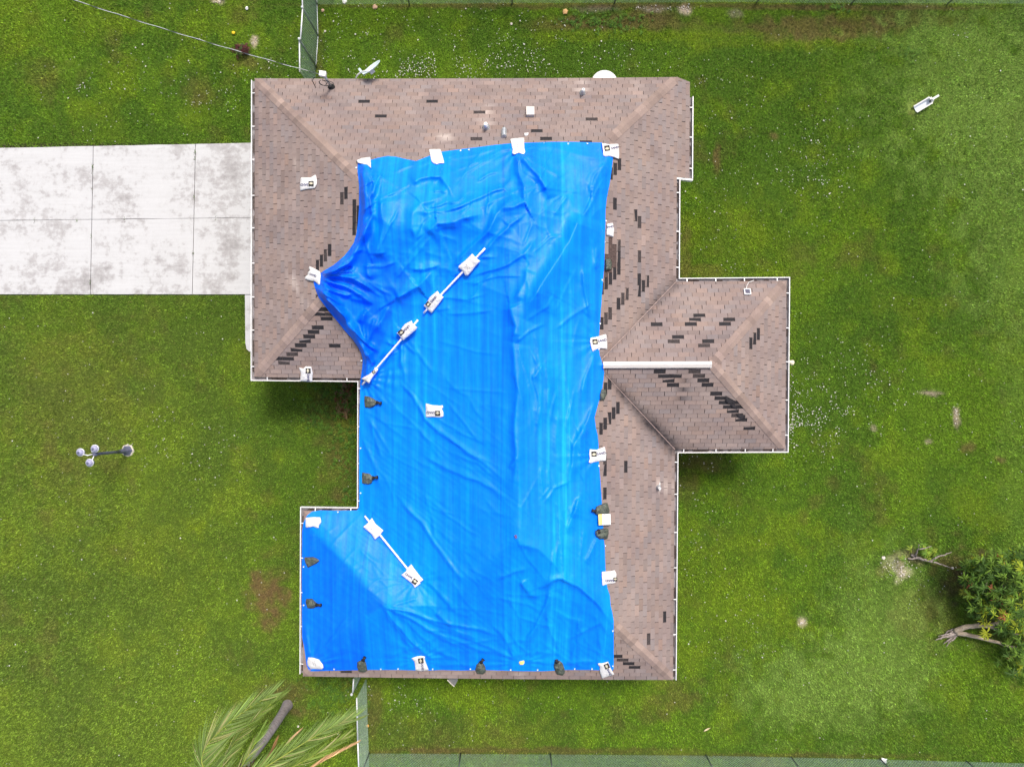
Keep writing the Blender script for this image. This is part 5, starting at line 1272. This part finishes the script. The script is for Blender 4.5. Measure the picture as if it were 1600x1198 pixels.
# ------------------------------------------------------------------ palm at the bottom edge
pr_ = np.random.default_rng(21)
bp = Vector(gp(449, 1102)); palm = thing('palm_tree', 'slim palm with a grey trunk and windblown fronds at the bottom edge', 'palm tree', bp); ch = []
m = MB(); V = []; R_ = []
for i in range(40):
    t = i/39; V.append(bp+Vector((0.03*math.sin(t*5), 0.02*math.cos(t*4), -0.1+4.5*t))); R_.append((0.150-0.02*min(1, t*6)-0.03*t)*(1+0.04*(i % 2))+(0.025*(1-t*12) if t < .08 else 0))
m.tube(V, R_, 16); ch.append(m.build('trunk', M_palmbark, None, True))
crown = bp+Vector((0, 0, 4.5))
m = MB()
for i in range(46):
    a = i*2.4; z = 3.15+1.3*(i/46); l = pr_.uniform(.25, .55); d = Vector((math.cos(a), math.sin(a), 0)); b = bp+Vector((0, 0, z))+d*0.13
    s = Vector((-d.y, d.x, 0))*pr_.uniform(.02, .05); m.add([b-s, b+s, b+d*.10+Vector((0, 0, l))+s*.3, b+d*.10+Vector((0, 0, l))-s*.3, b-s-d*.02, b+s-d*.02], [(0,1,2,3),(4,0,3),(5,2,1)])
ch.append(m.build('husk', M_husk))
def frond(name, path, wind, spread, col, llen, n=70, r=0.018, sides=(1, -1), dry=False, t0=0.12):
    pts = [Vector(P(x, y, z)) for x, y, z in path]
    def at(t):
        f = t*(len(pts)-1); i = min(int(f), len(pts)-2); u = f-i
        p0, p1, p2, p3 = pts[max(i-1, 0)], pts[i], pts[i+1], pts[min(i+2, len(pts)-1)]
        return 0.5*((2*p1)+(p2-p0)*u+(2*p0-5*p1+4*p2-p3)*u*u+(3*p1-p0-3*p2+p3)*u**3)
    m = MB(); cl = []
    ra = [at(i/24) for i in range(25)]; m.tube(ra, [r*(1-0.75*i/24) for i in range(25)], 6); cl += [np.array([.26, .30, .05])]*len(m.v)
    w = Vector(wind).normalized()
    for i in range(n):
        t = t0+(1-t0)*(i+pr_.random())/n; p = at(t); tg = (at(min(1, t+.02))-at(max(0, t-.02))).normalized()
        for sd in sides:
            s = tg.cross(Vector((0, 0, 1))).normalized()*sd
            d = (tg*0.55+s*spread*(1-0.55*t)+w*0.75+Vector((0, 0, pr_.uniform(-.25, .05)))).normalized()
            l = llen*(0.55+0.75*math.sin(math.pi*min(1, 0.15+t*0.8)))*pr_.uniform(.75, 1.15); wd0 = pr_.uniform(.007, .014)*(1.0 if not dry else 0.7)
            q = [p, p+d*l*.35+Vector((0, 0, .02)), p+d*l*.7-Vector((0, 0, .05*l)), p+d*l-Vector((0, 0, .22*l))]
            n_ = d.cross(Vector((0, 0, 1))).normalized(); n_ = (n_+Vector((0, 0, pr_.uniform(-.7, .7)))).normalized(); b = len(m.v)
            c0 = np.array(col)*np.exp(pr_.normal(0, .25))
            if not dry and pr_.random() < .12: c0 = np.array([.26, .26, .10])
            V = []
            for k, ww in enumerate((.7, 1.0, .7, .06)): V += [q[k]-n_*wd0*ww, q[k]+n_*wd0*ww]
            m.add(V, [(0,1,3,2),(2,3,5,4),(4,5,7,6)]); cl += [c0]*4+[c0*1.15]*4
    o = m.build(name, M_leaf, None, False); pcol(o.data, 'lcol', np.array(cl)); ch.append(o)
GF = (0.115, 0.18, 0.04)
frond('frond', [(355,1232,4.5),(328,1212,4.75),(315,1188,4.75),(326,1160,4.5),(366,1122,4.0),(424,1084,3.4)], (0.9, 0.45, -.05), 0.9, GF, 0.70, 70, .020)
frond('frond', [(355,1232,4.4),(348,1198,4.5),(362,1165,4.3),(392,1128,3.9),(446,1080,3.3)], (0.75, 0.5, -.1), 0.55, (.09, .14, .02), 0.42, 46, .016)
frond('frond', [(355,1232,4.5),(392,1212,4.8),(440,1182,4.75),(492,1150,4.4),(530,1130,4.0),(548,1124,3.8)], (0.8, 0.42, 0), 0.6, (.13, .20, .045), 0.62, 54, .020)
frond('frond', [(355,1232,4.5),(400,1222,4.7),(452,1200,4.6),(505,1172,4.2),(540,1150,3.8)], (0.85, 0.38, -.05), 0.5, (.12, .18, .025), 0.5, 36, .020)
frond('frond', [(355,1232,4.5),(372,1205,4.9),(392,1172,5.0),(410,1140,4.9)], (0.5, 0.6, 0), 0.5, (.09, .15, .02), 0.42, 22, .016)
frond('dry_frond', [(372,1226,4.3),(425,1185,4.0),(445,1164,3.7),(464,1146,3.5)], (0.7, 0.7, -.2), 0.10, (.40, .26, .13), 0.26, 60, .02, dry=True, t0=.55)
frond('dry_frond', [(380,1238,4.3),(460,1212,4.2),(505,1188,4.0),(553,1163,3.6)], (0.8, 0.45, -.2), 0.12, (.40, .25, .12), 0.30, 90, .02, dry=True, t0=.4)
frond('dry_frond', [(372,1232,4.2),(398,1210,3.8),(420,1178,3.0),(428,1160,2.6)], (0.4, 0.6, -.5), 0.10, (.26, .15, .06), 0.3, 50, .02, dry=True, t0=.25)
for path in ([(355,1232,4.5),(310,1240,4.9),(260,1260,4.6),(225,1280,3.9)], [(355,1232,4.5),(350,1270,4.9),(350,1310,4.5),(355,1340,3.8)], [(355,1232,4.5),(400,1262,4.9),(450,1285,4.5),(480,1300,3.9)], [(355,1232,4.5),(310,1272,4.8),(270,1310,4.3)]):
    frond('frond', path, (0.8, 0.4, -.1), 0.8, GF, 0.6, 50, .02)
kids(ch, palm)

# ------------------------------------------------------------------ trees at the right edge
def leafwhorls(name, spots, mtl=M_leaf):
    """spots: (x, y, z, size, colour)"""
    m = MB(); cl = []
    for x, y, z, sz, col in spots:
        c = Vector(P(x, y, z)); k0 = pr_.integers(6, 10); ph = pr_.uniform(0, 6.28); tilt = Vector((pr_.normal(0, .3), pr_.normal(0, .3), 0))
        for k in range(k0):
            a = ph+k*2*math.pi/k0+pr_.normal(0, .25); l = sz*pr_.uniform(.7, 1.2); d = (Vector((math.cos(a), math.sin(a), pr_.uniform(-.5, .25)))+tilt).normalized()
            s = d.cross(Vector((0, 0, 1))).normalized(); s = (s+Vector((0, 0, pr_.normal(0, .35)))).normalized()*l*0.115; dr = Vector((0, 0, -l*pr_.uniform(.1, .35)))
            V = [c, c+d*l*.35-s*.8, c+d*l*.35+s*.8, c+d*l*.7-s*.8+dr*.45, c+d*l*.7+s*.8+dr*.45, c+d*l+dr, c+d*l*.35-Vector((0, 0, l*.03)), c+d*l*.7+dr*.5-Vector((0, 0, l*.03))]
            m.add(V, [(0,1,6),(0,6,2),(1,3,7,6),(6,7,4,2),(3,5,7),(7,5,4)]); cc = np.array(col)*np.exp(pr_.normal(0, .22)); cl += [cc]*8
    o = m.build(name, mtl); pcol(o.data, 'lcol', np.array(cl)); return o
M_bark2 = m_bark('pale_tan_bark', (0.26, 0.20, 0.14), (0.55, 0.47, 0.36), (5, 20, 20)); tb = Vector(P(1493, 987, 0.15)); tree = thing('fallen_tree', 'uprooted tree with twin tan trunks and dark leafy crown at the right edge', 'tree', tb); ch = []
def limb(path, r0, r1, mt, name, n=9):
    pts = [Vector(P(*p)) for p in path]; m = MB(); V = []
    for i in range(len(pts)-1):
        for k in range(4): V.append(pts[i].lerp(pts[i+1], k/4)+Vector((pr_.normal(0, .006), pr_.normal(0, .006), pr_.normal(0, .006))))
    V.append(pts[-1]); N = len(V); m.tube(V, [r0+(r1-r0)*i/(N-1)*pr_.uniform(.95, 1.05) for i in range(N)], n); o = m.build(name, mt, None, True); ch.append(o); return o
limb([(1492,986,.14),(1505,980,.28),(1525,977,.42),(1542,977.5,.5),(1562,972,.6),(1585,966,.75),(1620,955,1.0)], .085, .035, M_bark2, 'trunk')
limb([(1494,988,.13),(1510,991,.24),(1532,996,.32),(1558,1003,.35),(1580,1010,.45),(1620,1015,.7)], .075, .03, M_bark2, 'trunk')
limb([(1542,977,.5),(1560,985,.55),(1590,990,.7),(1630,985,.9)], .045, .02, M_bark, 'limb')
limb([(1562,972,.6),(1552,955,.8),(1543,940,1.0),(1540,918,1.3),(1545,895,1.6)], .035, .014, M_bark, 'limb')
limb([(1585,966,.75),(1572,940,1.1),(1566,910,1.5)], .035, .014, M_bark, 'limb')
limb([(1600,960,.9),(1610,920,1.4),(1600,885,1.8)], .035, .014, M_bark, 'limb')
for path, r in (([(1495,987,.12),(1482,993,.16),(1470,996,.2),(1461,1000,.14)], .06), ([(1494,988,.1),(1484,998,.08),(1474,1006,.05)], .05), ([(1493,984,.1),(1482,990,.22),(1466,994,.3)], .035), ([(1490,986,.1),(1486,1000,.05),(1478,1010,.02)], .03), ([(1496,990,.05),(1489,999,.1),(1481,1003,.12)], .04), ([(1490,983,.1),(1480,986,.05),(1470,999,.03)], .03)):
    limb(path, r, .008, M_root, 'root', 7)
sp = []
CRN = [(1522,902,16,20,.9,60),(1545,895,34,22,1.3,230),(1580,885,28,22,1.6,220),(1610,900,30,40,1.7,200),(1560,925,34,24,1.2,220),(1590,945,30,30,1.3,240),(1528,935,14,12,.6,35),(1545,950,24,14,.8,80),(1570,985,26,14,.7,70),(1600,1005,26,22,.7,130),(1585,1025,22,16,.4,60),(1540,990,14,8,.5,25),(1600,1050,18,14,.3,35),(1565,965,28,14,1.0,120)]
for x, y, rx, ry, z, k in CRN:
    for _ in range(int(k*0.5)):
        u = pr_.random(); yel = (0.17 if y > 930 else 0.05)
        col = (.24, .30, .015) if u < yel else ((.26, .09, .04) if u > .982 else ((.038, .088, .008) if u < .58 else (.10, .18, .016)))
        gx_, gy_ = np.clip(pr_.normal(0, .6, 2), -1.1, 1.1); gx_, gy_ = x+rx*gx_, y+ry*gy_
        if gx_ < 1566+8*pr_.normal() and 964 < gy_ < 1016: continue
        sp.append((gx_, gy_, max(.1, z+pr_.normal(0, .32)), pr_.uniform(.13, .21), col))
for x, y in ((1542,975),(1543,993),(1536,970),(1541,988),(1538,990)): sp.append((x, y, .75, .2, (.32, .36, .02)))
for x, y in ((1505,926),(1512,930),(1518,934),(1508,922)): sp.append((x, y, .5, .16, (.26, .28, .03)))
for x, y in ((1568,958),(1566,962),(1571,964),(1556,938)): sp.append((x, y, 1.5, .14, (.36, .12, .05)))
o = leafwhorls('crown', sp); tag(o, kind='stuff'); ch.append(o); kids(ch, tree)
sb = Vector(P(1432, 871, .05)); sap = thing('broken_sapling', 'broken bare sapling with few bright leaves beside the sandy patch', 'sapling', sb); ch = []
for path, r0 in (([(1424,866,.02),(1433,871,.12),(1446,875,.2),(1460,878,.25),(1472,882,.22),(1487,887,.15)], .05), ([(1452,877,.22),(1466,869,.32),(1478,866,.36),(1487,862,.4)], .032), ([(1430,869,.1),(1433,860,.3),(1436,850,.5)], .034), ([(1433,871,.12),(1425,873,.1),(1418,872,.05)], .04), ([(1434,858,.35),(1446,856,.4),(1455,853,.5)], .02)):
    limb(path, r0, .012, M_root, 'branch', 7)
m = MB(); b = Vector(P(1488, 887, .16)); m.lathe([(.001, .05), (.035, .03), (.04, 0), (.02, -.04)], b, 8); ch.append(m.build('cut_end', M_stonew))
sp = [(pr_.normal(x, 5), pr_.normal(y, 4), pr_.uniform(.15, .5), pr_.uniform(.10, .16), (.10, .19, .02) if pr_.random() < .6 else (.22, .30, .03)) for x, y, k in ((1440,862,4),(1452,865,5),(1462,860,5),(1464,876,2),(1414,872,3),(1448,852,3),(1430,854,1)) for _ in range(k)]
o = leafwhorls('leaves', sp); tag(o, kind='stuff'); ch.append(o); kids(ch, sap)

# ------------------------------------------------------------------ small things on the lawn
def stone(x, y, r, mt, name, label, cat, z=0.0, flat=.55):
    c = Vector(gp(x, y, z)); bm = bmesh.new(); bmesh.ops.create_icosphere(bm, subdivisions=2, radius=r)
    for v in bm.verts:
        k = 1+0.35*(pr_.random()-.5); v.co *= k; v.co.z = v.co.z*flat+r*flat*.6
    me = bpy.data.meshes.new(name); bm.to_mesh(me); bm.free(); me.materials.append(mt); return tag(obj(name, me, None, c), label, cat)
stone(586, 12, .075, M_rubble, 'rubble_stone', 'pinkish rubble lump by the top fence right of the side fence', 'stone')
stone(504.5, 17, .05, M_rubble, 'rubble_stone', 'small pinkish stone beside the top of the side fence', 'stone')
stone(883, 19.5, .085, simple('orange_sandstone', (.62, .38, .16), .9, 0, .2), 'rubble_stone', 'orange tan stone on the grass below the top fence', 'stone')
stone(799, 38, .04, M_stonew, 'rubble_stone', 'small white stone on the grass above the middle of the house', 'stone')
stone(508, 49.5, .035, M_stonew, 'rubble_stone', 'tiny white stone right of the side fence post', 'stone')
stone(1380, 871-0, .055, M_stonew, 'rubble_stone', 'pale round stone left of the broken sapling', 'stone')
stone(466, 1134, .035, M_stonew, 'rubble_stone', 'tiny pale stone to the right of the palm trunk', 'stone')
stone(574.5, 1133, .045, simple('orange_leaf', (.65, .35, .08), .8), 'dry_leaf', 'curled orange leaf at the foot of the lower side fence', 'leaf')
stone(366, 53, .05, simple('yellow_petals', (.75, .50, .01), .7), 'yellow_flower', 'single yellow flower under the power cable', 'flower', .05)
def crumple(x, y, r, label):
    c = Vector(gp(x, y)); m = MB(); k = 9
    V = [c+Vector((r*pr_.uniform(.6, 1.2)*math.cos(i*2*math.pi/k), r*pr_.uniform(.5, 1)*math.sin(i*2*math.pi/k), pr_.uniform(.01, .05))) for i in range(k)]+[c+Vector((0, 0, .06))]
    V += [v-Vector((0, 0, .012)) for v in V[:k]]
    m.add(V, [(i, (i+1) % k, k) for i in range(k)]+[(i, k+1+i, k+1+(i+1) % k, (i+1) % k) for i in range(k)]); tag(m.build('litter_scrap', M_bag), label, 'litter')
crumple(1380.5, 1187, .11, 'white plastic litter against the bottom fence')
crumple(538, 3, .08, 'white litter scrap at the foot of the top fence')
crumple(386, 14, .06, 'pale litter scrap on the grass near the top edge, left of the side fence')
m = MB(); c = Vector(gp(1104, 1138)); m.add([c+Vector((-.1, -.06, .05)), c+Vector((0, -.02, .07)), c+Vector((.11, .06, .06)), c+Vector((.03, .05, .05)), c+Vector((-.06, 0, .05)), c+Vector((.02, .01, .02))], [(0,1,5),(1,2,5),(2,3,5),(3,4,5),(4,0,5)])
tag(m.build('dry_leaf', simple('straw_leaf', (.62, .54, .36), .8)), 'long straw coloured leaf on the lawn below the house', 'leaf')
# clump of dark red foliage, top left
c0 = [(pr_.normal(378, 5), pr_.normal(76, 3.5), pr_.uniform(.05, .3), pr_.uniform(.07, .13), (.07, .016, .018) if pr_.random() < .7 else (.05, .08, .02)) for _ in range(46)]
o = leafwhorls('foliage', c0); tag(o, kind='stuff'); sh = thing('red_shrub', 'small dark red shrub under the power cable near the top', 'shrub', gp(378, 76))
m = MB(); m.tube([gp(378, 76, -.05), gp(378.5, 75.5, .2)], .02, 6); st = m.build('stem', M_husk); kids([o, st], sh)
# tangle of weeds in the inner corner left of the house
c0 = [(pr_.normal(546, 9), pr_.normal(622, 14), pr_.uniform(.02, .35), pr_.uniform(.09, .2), (.06, .13, .012) if pr_.random() < .6 else ((.16, .10, .05) if pr_.random() < .6 else (.14, .04, .02))) for _ in range(120)]
o = leafwhorls('foliage', c0); tag(o, kind='stuff'); sh = thing('corner_weeds', 'tangled weeds with dry red leaves in the shady inner corner', 'weeds', gp(546, 622))
m = MB()
for k in range(14): 
    a = pr_.uniform(0, 6.28); m.tube([gp(546+pr_.normal(0, 5), 622+pr_.normal(0, 8), .0), gp(546+10*math.cos(a), 622+12*math.sin(a), pr_.uniform(.15, .4))], .008, 5)
st = m.build('stems', M_husk); tag(st, kind='stuff'); kids([o, st], sh)
c0 = [(pr_.normal(x, rx), pr_.normal(y, ry), pr_.uniform(.02, .09), pr_.uniform(.05, .10), (.08, .17, .015) if pr_.random() < .7 else (.05, .12, .012)) for x, y, rx, ry, k in ((500,645,16,14,110),(520,610,22,6,70),(535,690,10,30,80),(550,720,6,30,50),(545,770,8,20,40),(525,1085,24,14,110),(960,35,26,10,90),(905,30,14,8,40),(1500,330,0,0,0),(1420,80,10,8,20),(1305,10,8,4,20)) for _ in range(k)]
o = leafwhorls('broadleaf_weeds', c0); tag(o, kind='stuff')

# loose rubble on the bare patches
m = MB()
for x, y, rx, ry, k in ((1404,888,20,13,60),(1410,895,10,6,30),(1070,14,12,5,30),(1015,14,26,4,26),(1252,972,6,5,14),(1495,648,3,12,10),(340,3,8,3,12),(398,64,6,6,14),(1085,722,40,12,20),(545,612,12,16,14)):
    for _ in range(k):
        c = Vector(gp(pr_.normal(x, rx*.6), pr_.normal(y, ry*.6), .01)); r = pr_.uniform(.008, .026); V = []
        for i in range(5):
            a = i*1.257+pr_.uniform(-.3, .3); V.append(c+Vector((r*math.cos(a)*pr_.uniform(.7, 1.2), r*math.sin(a)*pr_.uniform(.7, 1.2), 0)))
        V.append(c+Vector((0, 0, r*.8))); m.add(V, [(i, (i+1) % 5, 5) for i in range(5)])
tag(m.build('gravel', M_stonew), kind='stuff')
